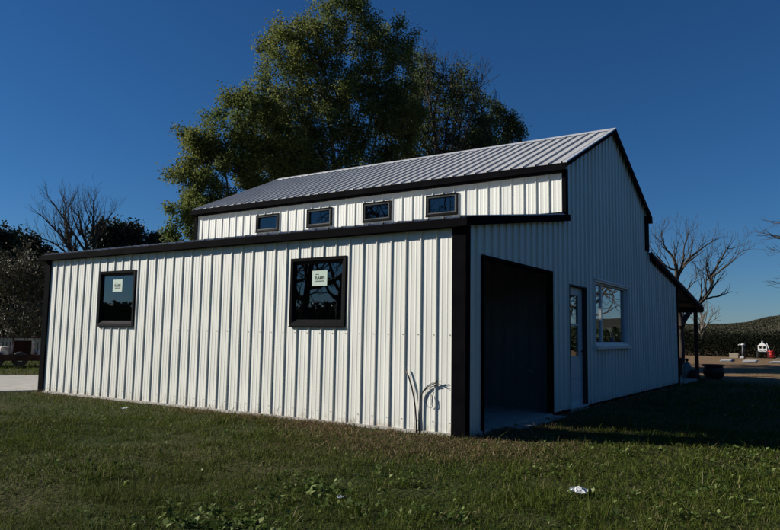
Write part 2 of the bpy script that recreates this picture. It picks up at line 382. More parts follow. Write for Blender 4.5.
# ---- windows
def ring(outer, inner, d0, d1, frame, mode):
    """picture-frame ring; outer/inner=(u0,u1,z0,z1); depth d (outwards) at outer d0 and inner d1"""
    def P(u, z, d): return (-d, u, z) if mode == 'x' else (u, -d, z)
    b = MB(); o = [(outer[0], outer[2]), (outer[1], outer[2]), (outer[1], outer[3]), (outer[0], outer[3])]; i = [(inner[0], inner[2]), (inner[1], inner[2]), (inner[1], inner[3]), (inner[0], inner[3])]
    for k in range(4):
        a, bb, c2, d2 = o[k], o[(k+1) % 4], i[(k+1) % 4], i[k]
        b.hexa([P(*a, frame), P(*bb, frame), P(*c2, frame), P(*d2, frame), P(*a, d0), P(*bb, d0), P(*c2, d1), P(*d2, d1)])
    return b
def inset(r, d): return (r[0]+d, r[1]-d, r[2]+d, r[3]-d)
def offs(o, X):
    for v in o.data.vertices: v.co.x += X
    return o
def side_window(r, X=0.0, sticker=False, big=True):
    if big: t1, t2 = .045, .05
    else: t1, t2 = .035, .035
    out = inset(r, -.005)
    f = ring(out, inset(r, t1-.005), .034, .030, -.05, 'x')
    i2 = inset(r, t1-.005); b2 = ring(i2, inset(r, t1+t2-.005), .026, -.010, -.05, 'x'); k = len(f.V); f.V += b2.V; f.F += [tuple(q+k for q in fc) for fc in b2.F]
    win = offs(f.build('window', M['blackframe'], barn), X)
    if not big:
        offs(ring(inset(r, .030), inset(r, .052), .036, .030, -.0, 'x').build('sash', M['sash'], win), X)
    gl = inset(r, t1+t2-.008)
    p = MB().box(.010, .016, gl[0], gl[1], gl[2], gl[3]).build('pane', M['glass'], win); offs(p, X)
    # sill drip along the bottom
    s = MB().hexa([(-.05, out[0]-.0, out[2]-.018), (-.02, out[0]-.01, out[2]-.018), (-.02, out[1]+.01, out[2]-.018), (-.05, out[1]+.0, out[2]-.018),
                   (-.05, out[0]-.0, out[2]-.008), (-.02, out[0]-.01, out[2]+.012), (-.02, out[1]+.01, out[2]+.012), (-.05, out[1]+.0, out[2]-.008)]).build('sill', M['blackframe'], win, .003); offs(s, X)
    if sticker:
        cy, cz, h, hz = sticker
        st = MB().box(.004, .008, cy-h, cy+h, cz-hz, cz+hz).build('sticker', M['paper'], win)
    return win
def text(body, size, loc, mat_, parent, bold=.0):
    cu = bpy.data.curves.new('lettering', 'FONT'); cu.body = body; cu.size = size; cu.extrude = .0006; cu.align_x = 'CENTER'; cu.offset = bold*.4
    t = bpy.data.objects.new('lettering_curve', cu); col.objects.link(t)
    bpy.context.view_layer.update(); me = bpy.data.meshes.new_from_object(t.evaluated_get(bpy.context.evaluated_depsgraph_get())); bpy.data.objects.remove(t)
    # text faces -x, reading right runs towards -y
    me.transform(Matrix(((0, 0, -1, loc[0]), (-1, 0, 0, loc[1]), (0, 1, 0, loc[2]), (0, 0, 0, 1)))); me.materials.clear(); me.materials.append(mat_)
    return me
def lettering(win, cy, cz, h):
    me = text('RAMS', h*.62, ((.0025), cy, cz-.02), M['ink'], None, .006)
    bm = bmesh.new(); bm.from_mesh(me)
    for (z0, z1, w_) in ((.0, .0, 0),):
        pass
    def bx(y0, y1, z0, z1):
        m_ = Matrix.Translation(((.0025), (y0+y1)/2, (z0+z1)/2)) @ Matrix.Diagonal((.001, abs(y1-y0), abs(z1-z0), 1)); bmesh.ops.create_cube(bm, size=1, matrix=m_)
    for i in range(9):   # the small line under the name, too small to read
        y = cy+h*.62-i*h*.155; bx(y, y-h*.10, cz-h*.42, cz-h*.30)
    bx(cy+h*.65, cy+h*.15, cz+h*.42, cz+h*.52)
    bm.to_mesh(me); bm.free()
    o = bpy.data.objects.new('lettering', me); col.objects.link(o); attach(o, win); return o
wa = side_window(WIN_L[0], sticker=(2.37, 2.065, .14, .112)); lettering(wa, 2.37, 2.065, .12)
wb = side_window(WIN_L[1], sticker=(7.17, 2.08, .14, .112)); lettering(wb, 7.17, 2.08, .12)
for r in WIN_U: side_window(r, X=A, big=False)

# ---- bay opening trim
g = MB(); g.box(GAR[0]-.05, GAR[0]+.0, -.034, .07, .0, GAR[3]+.05); g.box(GAR[1], GAR[1]+.05, -.034, .07, .0, GAR[3]+.05); g.box(GAR[0]+.0, GAR[1], -.034, .07, GAR[3], GAR[3]+.05)
g.build('bay_opening_trim', M['black'], barn, .004)

# ---- door
dr = empty('door', (DOOR[0], .0, .05)); attach(dr, barn)
g = MB(); g.box(DOOR[0]-.022, DOOR[0]+.0, -.034, .11, .045, DOOR[3]+.022); g.box(DOOR[1], DOOR[1]+.022, -.034, .11, .045, DOOR[3]+.022); g.box(DOOR[0], DOOR[1], -.034, .11, DOOR[3], DOOR[3]+.022)
g.build('door_frame', M['dull'], dr, .003)
x0, x1 = DOOR[0]+.002, DOOR[1]-.002
yb = .055; g = MB()
z0, z1 = .07, DOOR[3]-.005
gx0, gx1, gz0, gz1 = x0+.20, x1-.20, .93, 2.02
gm = (gz0+gz1)/2+.02
g.box(x0, gx0, yb, yb+.045, z0, z1).box(gx1, x1, yb, yb+.045, z0, z1).box(gx0, gx1, yb, yb+.045, z0, gz0).box(gx0, gx1, yb, yb+.045, gz1, z1).box(gx0, gx1, yb, yb+.045, gm-.02, gm+.02)
g.box(x0+.13, x1-.13, yb-.012, yb, .22, .48).box(x0+.13, x1-.13, yb-.012, yb, .54, .82)
dl = g.build('door_leaf', M['doorpaint'], dr, .004)
MB().box(gx0, gx1, yb+.015, yb+.025, gz0, gm-.02).build('pane', M['glass'], dl); MB().box(gx0, gx1, yb+.015, yb+.025, gm+.02, gz1).build('pane', M['glass'], dl)
MB().tube([(x1-.07, yb-.0, 1.02), (x1-.07, yb-.05, 1.02), (x1-.16, yb-.055, 1.02)], .011).build('handle', M['blackframe'], dl, smooth=True)
MB().box(DOOR[0]-.03, DOOR[1]+.03, -.05, .155, .046, .068).build('threshold', M['cap'], dr, .003)

# ---- gable window (white, three lights)
r = GWIN; f = ring(inset(r, -.02), inset(r, .02), .035, .03, -.09, 'y'); gw = f.build('window', M['vinyl'], barn, .003)
ir = inset(r, .02); f = ring(ir, inset(ir, .035), -.03, -.035, -.075, 'y')
xm1 = ir[0]+.55
f.box(xm1-.03, xm1+.03, .025, .08, ir[2]+.04, ir[3]-.04)
f.build('sash', M['vinyl'], gw, .003)
MB().box(ir[0]+.05, ir[1]-.05, .05, .056, ir[2]+.05, ir[3]-.05).build('pane', M['glass'], gw)
MB().box(r[0]-.07, r[1]+.07, -.085, -.02, r[2]-.08, r[2]-.02).build('sill', M['vinyl'], gw, .006)
MB().box(r[0]-.06, r[1]+.06, -.05, -.0, r[3]+.021, r[3]+.045).build('head_trim', M['vinyl'], gw, .003)
bt = on_y(612, 341, .14)
isl = MB().box(r[0], r[1], .092, .24, r[2]-.03, r[2]+.0).build('inner_sill', M['vinyl'], gw, .003)
bo = MB().lathe((bt[0], .15, r[2]+.002), [(.0, 0), (.05, 0), (.055, .02), (.055, .15), (.03, .20), (.018, .22), (.018, .27), (0, .27)], 16).build('bottle', mat('blue_bottle', (.03, .10, .55), .3), None, smooth=True)
tag(bo, 'small blue bottle on the sill inside the wide white framed window', 'bottle')

# ---- porch posts and beam
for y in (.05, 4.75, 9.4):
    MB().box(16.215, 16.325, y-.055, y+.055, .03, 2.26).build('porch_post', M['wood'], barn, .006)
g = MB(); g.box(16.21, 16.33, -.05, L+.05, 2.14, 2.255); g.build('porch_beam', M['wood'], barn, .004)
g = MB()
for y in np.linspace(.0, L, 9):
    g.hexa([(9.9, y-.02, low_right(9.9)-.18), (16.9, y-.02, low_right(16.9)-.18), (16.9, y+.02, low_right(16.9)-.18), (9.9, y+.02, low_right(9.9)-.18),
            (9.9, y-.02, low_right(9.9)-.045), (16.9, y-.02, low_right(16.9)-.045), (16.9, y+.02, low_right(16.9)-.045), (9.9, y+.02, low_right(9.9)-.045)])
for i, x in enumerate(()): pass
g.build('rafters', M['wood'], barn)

# ------------------------------------------------------------------ ground
def gh(x, y):
    """terrain height"""
    x = np.asarray(x, float); y = np.asarray(y, float)
    dx = np.maximum(np.maximum(-x, x-17), 0); dy = np.maximum(np.maximum(-y, y-L), 0); d = np.hypot(dx, dy)
    k = np.clip(d/2.0, 0, 1); far = np.clip((d-25)/60, 0, 1)
    near = (fbm(x*.9, y*.9, 3)-.5)*.07+(fbm(x*3.1, y*3.1, 9)-.5)*.035
    # the lawn laps up a little against the wall, the ground drops behind the camera
    inside = (x > .0) & (x < 16.8) & (y > 0.0) & (y < L)
    h = near*k + (vnoise(x*.02, y*.02, 5)-.5)*1.2*far - .01
    h = np.where(d < .9, h+.02*(1-d/.9)*(.4+fbm(x*2.5, y*2.5, 21)), h)
    return np.where(inside, -.2, h)
t = np.linspace(-1, 1, 420); ax = np.sinh(t*6.9)/math.sinh(6.9)*2600
GX = ax-1.0; GY = ax+0.0
xx, yy = np.meshgrid(GX, GY, indexing='ij'); zz = gh(xx, yy)
V = np.stack([xx.ravel(), yy.ravel(), zz.ravel()], 1); n_ = len(t); ii = np.arange(n_*n_).reshape(n_, n_)
F = np.stack([ii[:-1, :-1].ravel(), ii[1:, :-1].ravel(), ii[1:, 1:].ravel(), ii[:-1, 1:].ravel()], 1)
gm_ = mat('lawn_ground', (.05, .05, .03), .95, 0, .1); n, l, b = nodes(gm_)
geo = n.new('ShaderNodeNewGeometry')
def nz(scale, detail=5):
    q = n.new('ShaderNodeTexNoise'); q.inputs['Scale'].default_value = scale; q.inputs['Detail'].default_value = detail; l.new(geo.outputs['Position'], q.inputs['Vector']); return q.outputs['Fac']
def ramp(f, stops):
    r_ = n.new('ShaderNodeValToRGB'); cr = r_.color_ramp
    cr.elements[0].position = stops[0][0]; cr.elements[0].color = (*stops[0][1], 1); cr.elements[1].position = stops[-1][0]; cr.elements[1].color = (*stops[-1][1], 1)
    for p, c_ in stops[1:-1]: e = cr.elements.new(p); e.color = (*c_, 1)
    l.new(f, r_.inputs[0]); return r_.outputs[0]
def mixc(f, a_, b_):
    q = n.new('ShaderNodeMix'); q.data_type = 'RGBA'
    (l.new(f, q.inputs[0]) if not isinstance(f, float) else setattr(q.inputs[0], 'default_value', f)); l.new(a_, q.inputs[6]); l.new(b_, q.inputs[7]); return q.outputs[2]
green = ramp(nz(14), [(.3, (.016, .026, .004)), (.55, (.032, .048, .008)), (.75, (.055, .06, .018))])
tan_ = ramp(nz(9), [(.3, (.15, .095, .048)), (.6, (.25, .165, .09)), (.8, (.36, .25, .15))])
sep = n.new('ShaderNodeSeparateXYZ'); l.new(geo.outputs['Position'], sep.inputs[0])
def mrange(v, lo, hi):
    q = n.new('ShaderNodeMapRange'); q.inputs[1].default_value = lo; q.inputs[2].default_value = hi; l.new(v, q.inputs[0]); return q.outputs[0]
def mth(op, a_, b_):
    q = n.new('ShaderNodeMath'); q.operation = op
    for i_, v in enumerate((a_, b_)): (setattr(q.inputs[i_], 'default_value', v) if isinstance(v, (int, float)) else l.new(v, q.inputs[i_]))
    q.use_clamp = True; return q.outputs[0]
fieldx = mrange(sep.outputs[0], 14, 18); patch = mrange(nz(.35), .42, .62)
l.new(mixc(mth('MAXIMUM', fieldx, mth('MULTIPLY', patch, .18)), green, tan_), b.inputs['Base Color'])
bp = n.new('ShaderNodeBump'); bp.inputs['Strength'].default_value = .9; bp.inputs['Distance'].default_value = .05; l.new(nz(22, 8), bp.inputs['Height']); l.new(bp.outputs[0], b.inputs['Normal'])
struct(np_mesh('ground', V, [F], gm_, smooth=True))

# concrete apron at the far left of the barn
p = [(-.9, 10.1), (-6, 14.5), (-3, 19), (3.0, 13.6), (3.0, L+.05), (.3, L+.05)]
pv = MB(); pv.extrude([(q[0], q[1], -.05) for q in p], (0, 0, .085)); struct(pv.build('pavement', M['concrete']))

# ------------------------------------------------------------------ grass
def inside_solid(x, y):
    a_ = ((x > -.02) & (x < 16.85) & (y > -.02) & (y < L+.02)) | ((x > 1.15) & (x < 3.02) & (y > -.25) & (y < 0))
    return a_
def blades(cam_r0, cam_r1, dens, hgt, wid, half=.78, seg=True, seed=1, lean=.6, center=FW, keep=None):
    rg = np.random.default_rng(seed)
    n_ = int(dens*half*(cam_r1**2-cam_r0**2))
    a_ = math.atan2(FW[1], FW[0])+rg.uniform(-half, half, n_); rr = np.sqrt(rg.uniform(cam_r0**2, cam_r1**2, n_))
    x = CAM[0]-.0+rr*np.cos(a_); y = CAM[1]+rr*np.sin(a_)
    # clumping
    cl = fbm(x*4.2, y*4.2, 41)*.65+fbm(x*1.1, y*1.1, 43)*.35; ok = rg.random(n_) < np.clip((cl-.28)*3.6, .06, 1)
    ok &= ~inside_solid(x, y)
    ok &= ~((x > 14.0+3.0*rg.random(n_)) & (rg.random(n_) < .96))
    # apron stays bare
    ok &= ~((y > L) & (x > -5.5) & (x < 3.0) & (y > 10.2-.9*(x+.9)) & (y < 17.5-.9*x) & (y > 9.5))
    if keep is not None: ok &= keep(x, y, rg)
    x, y = x[ok], y[ok]; n_ = len(x)
    tall = fbm(x*.8, y*.8, 77); h = hgt*rg.lognormal(0, .38, n_)*(.35+1.0*tall+.7*(cl[ok]-.3)); wd = wid*rg.uniform(.6, 1.3, n_)
    th = rg.uniform(0, 2*np.pi, n_); ln = rg.uniform(.1, lean*1.6, n_); dirx, diry = np.cos(th), np.sin(th)
    fa = rg.uniform(0, 2*np.pi, n_); sx, sy = np.cos(fa), np.sin(fa)
    z = gh(x, y)-.006
    if seg:
        V = np.zeros((n_, 5, 3))
        V[:, 0] = np.stack([x-sx*wd, y-sy*wd, z], 1); V[:, 1] = np.stack([x+sx*wd, y+sy*wd, z], 1)
        mx, my, mz = x+dirx*ln*h*.35, y+diry*ln*h*.35, z+h*.6
        V[:, 2] = np.stack([mx+sx*wd*.75, my+sy*wd*.75, mz], 1); V[:, 3] = np.stack([mx-sx*wd*.75, my-sy*wd*.75, mz], 1)
        V[:, 4] = np.stack([x+dirx*ln*h, y+diry*ln*h, z+h*(1-.25*ln)], 1)
        base = np.arange(n_)[:, None]*5; return V.reshape(-1, 3), [base+np.array([0, 1, 2, 3]), base+np.array([3, 2, 4])]
    V = np.zeros((n_, 3, 3)); V[:, 0] = np.stack([x-sx*wd, y-sy*wd, z], 1); V[:, 1] = np.stack([x+sx*wd, y+sy*wd, z], 1); V[:, 2] = np.stack([x+dirx*ln*h, y+diry*ln*h, z+h*(1-.2*ln)], 1)
    base = np.arange(n_)[:, None]*3; return V.reshape(-1, 3), [base+np.array([0, 1, 2])]
def lawn_keep(x, y, rg):
    d = np.hypot(np.maximum(-x, 0), np.where(x > 0, np.maximum(-y, 0), np.maximum(-y, 0))); wdt = .15+.35*fbm(x*.7, y*.7, 60)+1.0*np.exp(-((x+.5)**2+(y-.3)**2)/4.0)
    return rg.random(len(x)) < np.clip(d/wdt-.3, .08, 1)
def join(parts):
    V = []; P = {}; k = 0
    for v, ps in parts:
        for p_ in ps: P.setdefault(p_.shape[1], []).append(p_+k)
        V.append(v); k += len(v)
    return np.concatenate(V), [np.concatenate(P[q]) for q in P]
GR = island_mat('grass_blades', [(0, (.036, .054, .007)), (.35, (.062, .088, .012)), (.75, (.090, .118, .020)), (.93, (.13, .14, .036)), (1, (.27, .24, .13))], .7,
                patch=((.085, .088, .025), .5, .52, .80), transl=.25, spec=.05)
parts = [blades(1.6, 6.2, 4200, .042, .0020, seed=2, lean=1.1, keep=lawn_keep), blades(6.2, 11, 2000, .045, .0034, seed=3, lean=1.1, keep=lawn_keep), blades(11, 19, 420, .055, .007, seg=False, seed=4, lean=1.0, keep=lawn_keep),
         blades(19, 34, 90, .07, .016, seg=False, seed=5)]
def tufts(x, y, rg): return (fbm(x*2.2, y*2.2, 90) > .66) | (rg.random(len(x)) < .03)
parts += [blades(1.8, 6.5, 1500, .085, .0024, seed=6, lean=.8, keep=tufts), blades(6.5, 12, 700, .085, .0036, seed=7, lean=.8, keep=tufts)]
V, P = join(parts)
tag(np_mesh('grass', V, P, GR), 'short mown green grass with straw tips covering the lawn', 'grass', kind='stuff')
DRY = island_mat('dry_grass', [(0, (.09, .058, .028)), (.4, (.155, .108, .054)), (.8, (.25, .185, .10)), (1, (.36, .29, .18))], .8, transl=.15, spec=.05)
def near_wall(x, y, rg):
    dx = np.maximum(-x, 0); dy = np.maximum(-y, 0); d = np.hypot(dx, np.where(x > 0, dy, np.maximum(dy, 0)))
    wdt = .25+.7*fbm(x*.7, y*.7, 60)+1.7*np.exp(-((x+.5)**2+(y-.3)**2)/4.0)
    return (rg.random(len(x)) < np.clip(1.25-d/wdt, 0, 1)) & (y < L+1)
V, P = join([blades(6.0, 11.5, 3400, .045, .0030, seed=12, lean=1.6, keep=near_wall), blades(11.5, 20, 700, .05, .006, seed=13, lean=1.4, seg=False, keep=near_wall),
             blades(1.6, 11, 90, .055, .0020, seed=14, lean=1.9), blades(11, 19, 30, .06, .006, seed=15, lean=1.6, seg=False)])
tag(np_mesh('dry_grass', V, P, DRY), 'brown dead grass matted along the foot of the barn walls', 'grass', kind='stuff')

# broadleaf weeds
WD = island_mat('weed_leaves', [(0, (.04, .07, .012)), (.6, (.085, .13, .03)), (.85, (.17, .22, .07)), (1, (.34, .38, .17))], .6, patch=None, transl=.35, spec=.08)
def weeds(n_, seed):
    rg = np.random.default_rng(seed); Vs = []; Fs = []; k = 0
    spots = [(on_ground(*q)[:2], m_) for q, m_ in (((215, 522), 46), ((235, 528), 30), ((345, 505), 26), ((315, 492), 40), ((300, 488), 30), ((400, 480), 14), ((430, 520), 22), ((560, 470), 18), ((640, 500), 22), ((705, 490), 26), ((745, 470), 34), ((765, 460), 40), ((735, 452), 20), ((625, 455), 14), ((680, 520), 22), ((150, 525), 14))]
    pts = []
    for (c_, m_) in spots:
        for _ in range(m_):
            q = rg.normal(0, .20, 2); pts.append((c_[0]+q[0], c_[1]+q[1]))
    for _ in range(n_):
        a_ = math.atan2(FW[1], FW[0])+rg.uniform(-.78, .78); rr = math.sqrt(rg.uniform(2.2**2, 13**2)); pts.append((CAM[0]+rr*math.cos(a_), CAM[1]+rr*math.sin(a_)))
    for x, y in pts:
        if -.1 < x < 17 and -.1 < y < L+.1: continue
        if y > 9.5 and x > -6: continue
        z = float(gh(x, y)); nl = rg.integers(3, 8); s = rg.uniform(.012, .030) if len(Vs) > 4*2600 else rg.uniform(.018, .042)
        for j in range(nl):
            th = rg.uniform(0, 2*math.pi); up = rg.uniform(.15, 1.1); d = np.array([math.cos(th)*math.cos(up), math.sin(th)*math.cos(up), math.sin(up)]); sd = np.array([-math.sin(th), math.cos(th), 0])*.5
            nn = np.cross(d, sd); st = np.array([x, y, z+.01])+d*s*.8; ln = s*rg.uniform(1, 1.9)
            Vs += [st, st+d*ln*.45+sd*ln*.62+nn*ln*.2, st+d*ln*1.0+sd*.0-np.array([0, 0, ln*.15]), st+d*ln*.45-sd*ln*.62+nn*ln*.2]
            Fs.append((k, k+1, k+2, k+3)); k += 4
    return np.array(Vs), [np.array(Fs)]
V, P = weeds(1100, 5)
tag(np_mesh('weeds', V, P, WD), 'low broad leaved weeds scattered through the lawn', 'weeds', kind='stuff')

# ------------------------------------------------------------------ trees
def colonize(root, attract, step, infl, kill, seed, trunk_top=None, max_it=140):
    rg = np.random.default_rng(seed)
    nodes_ = [np.array(root, float)]; par = [-1]
    # trunk
    tt = np.array(trunk_top); d = tt-nodes_[0]; nst = max(2, int(np.linalg.norm(d)/step)); wob = rg.normal(0, .012, (nst, 3))*np.linalg.norm(d)/4
    for i in range(1, nst+1):
        nodes_.append(nodes_[0]+d*i/nst+wob[i-1]*(1 if i < nst else 0)*[1, 1, 0]); par.append(i-1)
    N = np.array(nodes_); A_ = attract.copy()
    best = np.full(len(A_), 1e9); bi = np.zeros(len(A_), int)
    def upd(new, idx0):
        nonlocal best, bi
        d2 = np.linalg.norm(A_[:, None, :]-new[None], axis=2); j = d2.argmin(1); v = d2[np.arange(len(A_)), j]; m_ = v < best
        best[m_] = v[m_]; bi[m_] = j[m_]+idx0
    upd(N, 0); P = list(par); used = {}
    for it in range(max_it):
        if len(A_) == 0: break
        m_ = best < infl
        if not m_.any(): m_ = best < best.min()+step*2
        idx = bi[m_]; dv = A_[m_]-N[idx]; dv /= np.linalg.norm(dv, axis=1)[:, None]+1e-9
        u, inv = np.unique(idx, return_inverse=True); s = np.zeros((len(u), 3)); np.add.at(s, inv, dv)
        s += rg.normal(0, .18, s.shape); s /= np.linalg.norm(s, axis=1)[:, None]+1e-9
        keep = [i for i, q in enumerate(u) if used.get(int(q), 0) < 4]
        if not keep: break
        for i in keep: used[int(u[i])] = used.get(int(u[i]), 0)+1
        new = N[u[keep]]+s[keep]*step; i0 = len(N); N = np.concatenate([N, new]); P += [int(q) for q in u[keep]]
        upd(new, i0); alive = best > kill; A_ = A_[alive]; best = best[alive]; bi = bi[alive]
    return N, np.array(P)
def add_twigs(N, P, rg, levels, length, prob, spread=.8, upbias=.2):
    """fine ramification: short random shoots on thin ends"""
    for lv in range(levels):
        n0 = len(N); cnt = np.bincount(P[P >= 0], minlength=n0)
        thin = np.where(cnt <= 1)[0]; thin = thin[(thin > 3)]; thin = thin[rg.random(len(thin)) < prob]
        par_dir = N[thin]-N[P[thin]]; par_dir /= np.linalg.norm(par_dir, axis=1)[:, None]+1e-9
        d = par_dir+rg.normal(0, spread, par_dir.shape)+[0, 0, upbias]; d /= np.linalg.norm(d, axis=1)[:, None]; ln = length*rg.uniform(.5, 1.2, (len(thin), 1))
        mid = N[thin]+d*ln*.5; d2 = d+rg.normal(0, .25, d.shape); end = mid+d2*ln*.5
        N = np.concatenate([N, mid, end]); P = np.concatenate([P, thin, np.arange(len(thin))+n0]); length *= .65
    return N, P
def radii(N, P, tip, ex=2.3, rmax=None):
    r = np.zeros(len(N)); acc = np.zeros(len(N)); order = np.arange(len(N))[::-1]
    for i in order:
        r[i] = max(acc[i], tip**ex)
        if P[i] >= 0: acc[P[i]] += r[i]
    r = r**(1/ex)
    if rmax: r = np.where(r > tip*1.5, tip*1.5+(r-tip*1.5)*min(1, (rmax-tip*1.5)/max(1e-6, r[0]-tip*1.5)), r)
    return r
def tubes(N, P, r, n_=5):
    i = np.where(P >= 0)[0]; a_ = N[P[i]]; b_ = N[i]; ra = np.minimum(r[P[i]], r[i]*1.7); rb = r[i]; t_ = b_-a_; ln = np.linalg.norm(t_, axis=1)[:, None]+1e-9; t_ = t_/ln; b_ = b_+t_*rb[:, None]*.4
    ref = np.where(np.abs(t_[:, 2:3]) < .9, np.array([[0, 0, 1.]]), np.array([[1., 0, 0]])); u = np.cross(t_, ref); u /= np.linalg.norm(u, axis=1)[:, None]; v = np.cross(t_, u)
    an = 2*np.pi*np.arange(n_)/n_; ring_ = u[:, None]*np.cos(an)[None, :, None]+v[:, None]*np.sin(an)[None, :, None]
    V = np.concatenate([a_[:, None]+ring_*ra[:, None, None], b_[:, None]+ring_*rb[:, None, None]], 1)
    k = np.arange(len(i))[:, None]*2*n_; F = np.concatenate([k+np.array([j, (j+1) % n_, n_+(j+1) % n_, n_+j]) for j in range(n_)])
    return V.reshape(-1, 3), [F]
def leaf_quads(C, size, rg, elong=1.5, flat=.0):
    n_ = len(C); s = size*rg.lognormal(0, .3, n_)[:, None]
    a_ = rg.normal(0, 1, (n_, 3)); a_ /= np.linalg.norm(a_, axis=1)[:, None]; b_ = rg.normal(0, 1, (n_, 3)); b_ -= (a_*b_).sum(1)[:, None]*a_; b_ /= np.linalg.norm(b_, axis=1)[:, None]
    V = np.stack([C-a_*s*elong*.5, C+b_*s*.45-a_*s*.1, C+a_*s*elong*.5, C-b_*s*.45-a_*s*.1], 1)
    return V.reshape(-1, 3), [np.arange(n_*4).reshape(n_, 4)]
def ell_points(ells, n_, rg, frame, shell=.35):
    """points in a union of ellipsoids (center, radii along right, view, up)"""
    vol = np.array([e[1][0]*e[1][1]*e[1][2] for e in ells]); pick = rg.choice(len(ells), n_, p=vol/vol.sum()); q = rg.normal(0, 1, (n_, 3)); q /= np.linalg.norm(q, axis=1)[:, None]
    rad = rg.random(n_)**(shell); C = np.array([e[0] for e in ells])[pick]; Rr = np.array([e[1] for e in ells])[pick]; o = q*rad[:, None]*Rr
    return C+o[:, 0:1]*frame[0]+o[:, 1:2]*frame[1]+o[:, 2:3]*np.array([0, 0, 1.])
def hframe(px):
    d = ray(px, 265); d = np.array([d[0], d[1], 0]); d /= np.linalg.norm(d); return np.array([d[1], -d[0], 0]), d
def crown(dist, lst):
    """blobs given where they show in the view -> real ellipsoids at that distance"""
    out = []
    for u, v, ru, rv in lst:
        c_ = at(u, v, dist); s = np.linalg.norm(c_-CAM)/np.linalg.norm(ray(u, v)); k = s
        out.append((c_, (ru*k, max(ru, rv)*.58*k, rv*k)))
    return out
def tree(name, label, cat, dist, base_px, blobs, natt, nleaf, lsize, lmat, bmat='bark', step=.38, tip=.008, rmax=.22, seed=1, tw=(2, .6, .6), trunk_frac=.3, group=None, infl=2.2, kill=.55, clump=.16, base=None, extra_d=None, tsides=5):
    rg = np.random.default_rng(seed); fr = hframe(base_px); ells = crown(dist, blobs)
    if extra_d:
        ells = [(e[0]+fr[1]*rg.uniform(-extra_d, extra_d), e[1]) for e in ells]
    pts = ell_points(ells, natt, rg, fr)
    bx = at(base_px, 300, dist) if base is None else np.array(base, float); bx = np.array([bx[0], bx[1], 0.]); bx[2] = float(gh(bx[0], bx[1]))-.05
    zmin = pts[:, 2].min(); zmax = pts[:, 2].max(); pts = pts[pts[:, 2] > max(.5, 0)]
    cen = pts.mean(0); tt = bx+np.array([(cen[0]-bx[0])*.3, (cen[1]-bx[1])*.3, max(1.0, zmin*.9+.1*zmax) if trunk_frac is None else zmax*trunk_frac])
    N, P = colonize(bx, pts, step, infl, kill, seed, tt)
    N, P = add_twigs(N, P, rg, tw[0], tw[1], tw[2])
    r = radii(N, P, tip, rmax=rmax)
    e = empty(name, bx); tag(e, label, cat, group)
    V, Fp = tubes(N, P, r, tsides); np_mesh('trunk', V, Fp, M[bmat], e)
    if nleaf:
        cnt = np.bincount(P[P >= 0], minlength=len(N)); ends = np.where(r < tip*2.4)[0]
        # leaves gather in sprays: some ends carry many, some few
        wgt = rg.lognormal(0, 1.0, len(ends)); wgt = .55*wgt/wgt.sum()+.45/len(ends); wgt /= wgt.sum(); pick = rg.choice(ends, nleaf, p=wgt)
        C = N[pick]+rg.normal(0, clump, (nleaf, 3)); V, Fp = leaf_quads(C, lsize, rg); np_mesh('crown', V, Fp, lmat, e)
    return e
LV_OLIVE = island_mat('olive_leaves', [(0, (.095, .115, .028)), (.5, (.145, .165, .042)), (.85, (.19, .20, .055)), (1, (.24, .23, .08))], .65, patch=((.10, .135, .045), .35, .42, .66), transl=.58, spec=.1)
LV_YELL = island_mat('yellowing_leaves', [(0, (.09, .11, .028)), (.5, (.135, .155, .04)), (.9, (.18, .19, .055)), (1, (.23, .22, .08))], .65, patch=((.10, .14, .045), .4, .42, .66), transl=.58, spec=.1)
LV_DARK = island_mat('dark_leaves', [(0, (.055, .08, .034)), (.6, (.09, .12, .046)), (1, (.14, .16, .06))], .6, transl=.5, spec=.1)
LV_EVER = island_mat('evergreen_needles', [(0, (.012, .022, .010)), (.6, (.022, .036, .015)), (1, (.040, .055, .022))], .6, transl=.1)
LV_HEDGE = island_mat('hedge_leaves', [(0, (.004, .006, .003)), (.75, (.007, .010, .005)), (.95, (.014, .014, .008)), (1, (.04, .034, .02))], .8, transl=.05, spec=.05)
LV_FAR = island_mat('far_wood_leaves', [(0, (.040, .042, .026)), (.6, (.048, .047, .030)), (1, (.058, .054, .034))], .8, transl=.1, spec=.1)
LV_BRUSH = island_mat('brush_leaves', [(0, (.05, .05, .03)), (.6, (.08, .075, .045)), (1, (.13, .11, .07))], .7, transl=.15)

TG = 'trees behind the barn'
tree('broadleaf_tree', 'tallest olive green tree, rising behind the middle of the barn roof', 'tree', 33, 345,
     [(345, 30, 42, 38), (300, 55, 42, 36), (385, 65, 34, 44), (280, 100, 40, 40), (335, 110, 60, 50), (388, 120, 36, 45), (300, 165, 60, 50), (360, 185, 60, 50), (325, 225, 60, 35)],
     2800, 170000, .068, LV_OLIVE, 'barkpale', seed=21, group=TG, rmax=.28, tip=.009, clump=.20, trunk_frac=.32)
tree('broadleaf_tree', 'yellow green rounded tree behind the left end of the barn roof', 'tree', 31, 238,
     [(245, 118, 30, 26), (215, 142, 26, 28), (198, 172, 20, 24), (285, 150, 22, 30), (262, 135, 28, 32), (222, 185, 36, 36), (258, 190, 34, 40), (205, 205, 24, 28), (235, 232, 44, 26)],
     1500, 84000, .066, LV_YELL, 'bark', seed=22, group=TG, rmax=.2, clump=.18)
tree('broadleaf_tree', 'low thin leaved tree at the far left corner of the barn roof', 'tree', 29, 186,
     [(188, 218, 18, 16), (176, 232, 14, 14), (200, 238, 22, 16), (188, 252, 22, 14)], 420, 14000, .066, LV_YELL, 'bark', seed=23, group=TG, rmax=.09, clump=.14, step=.3)
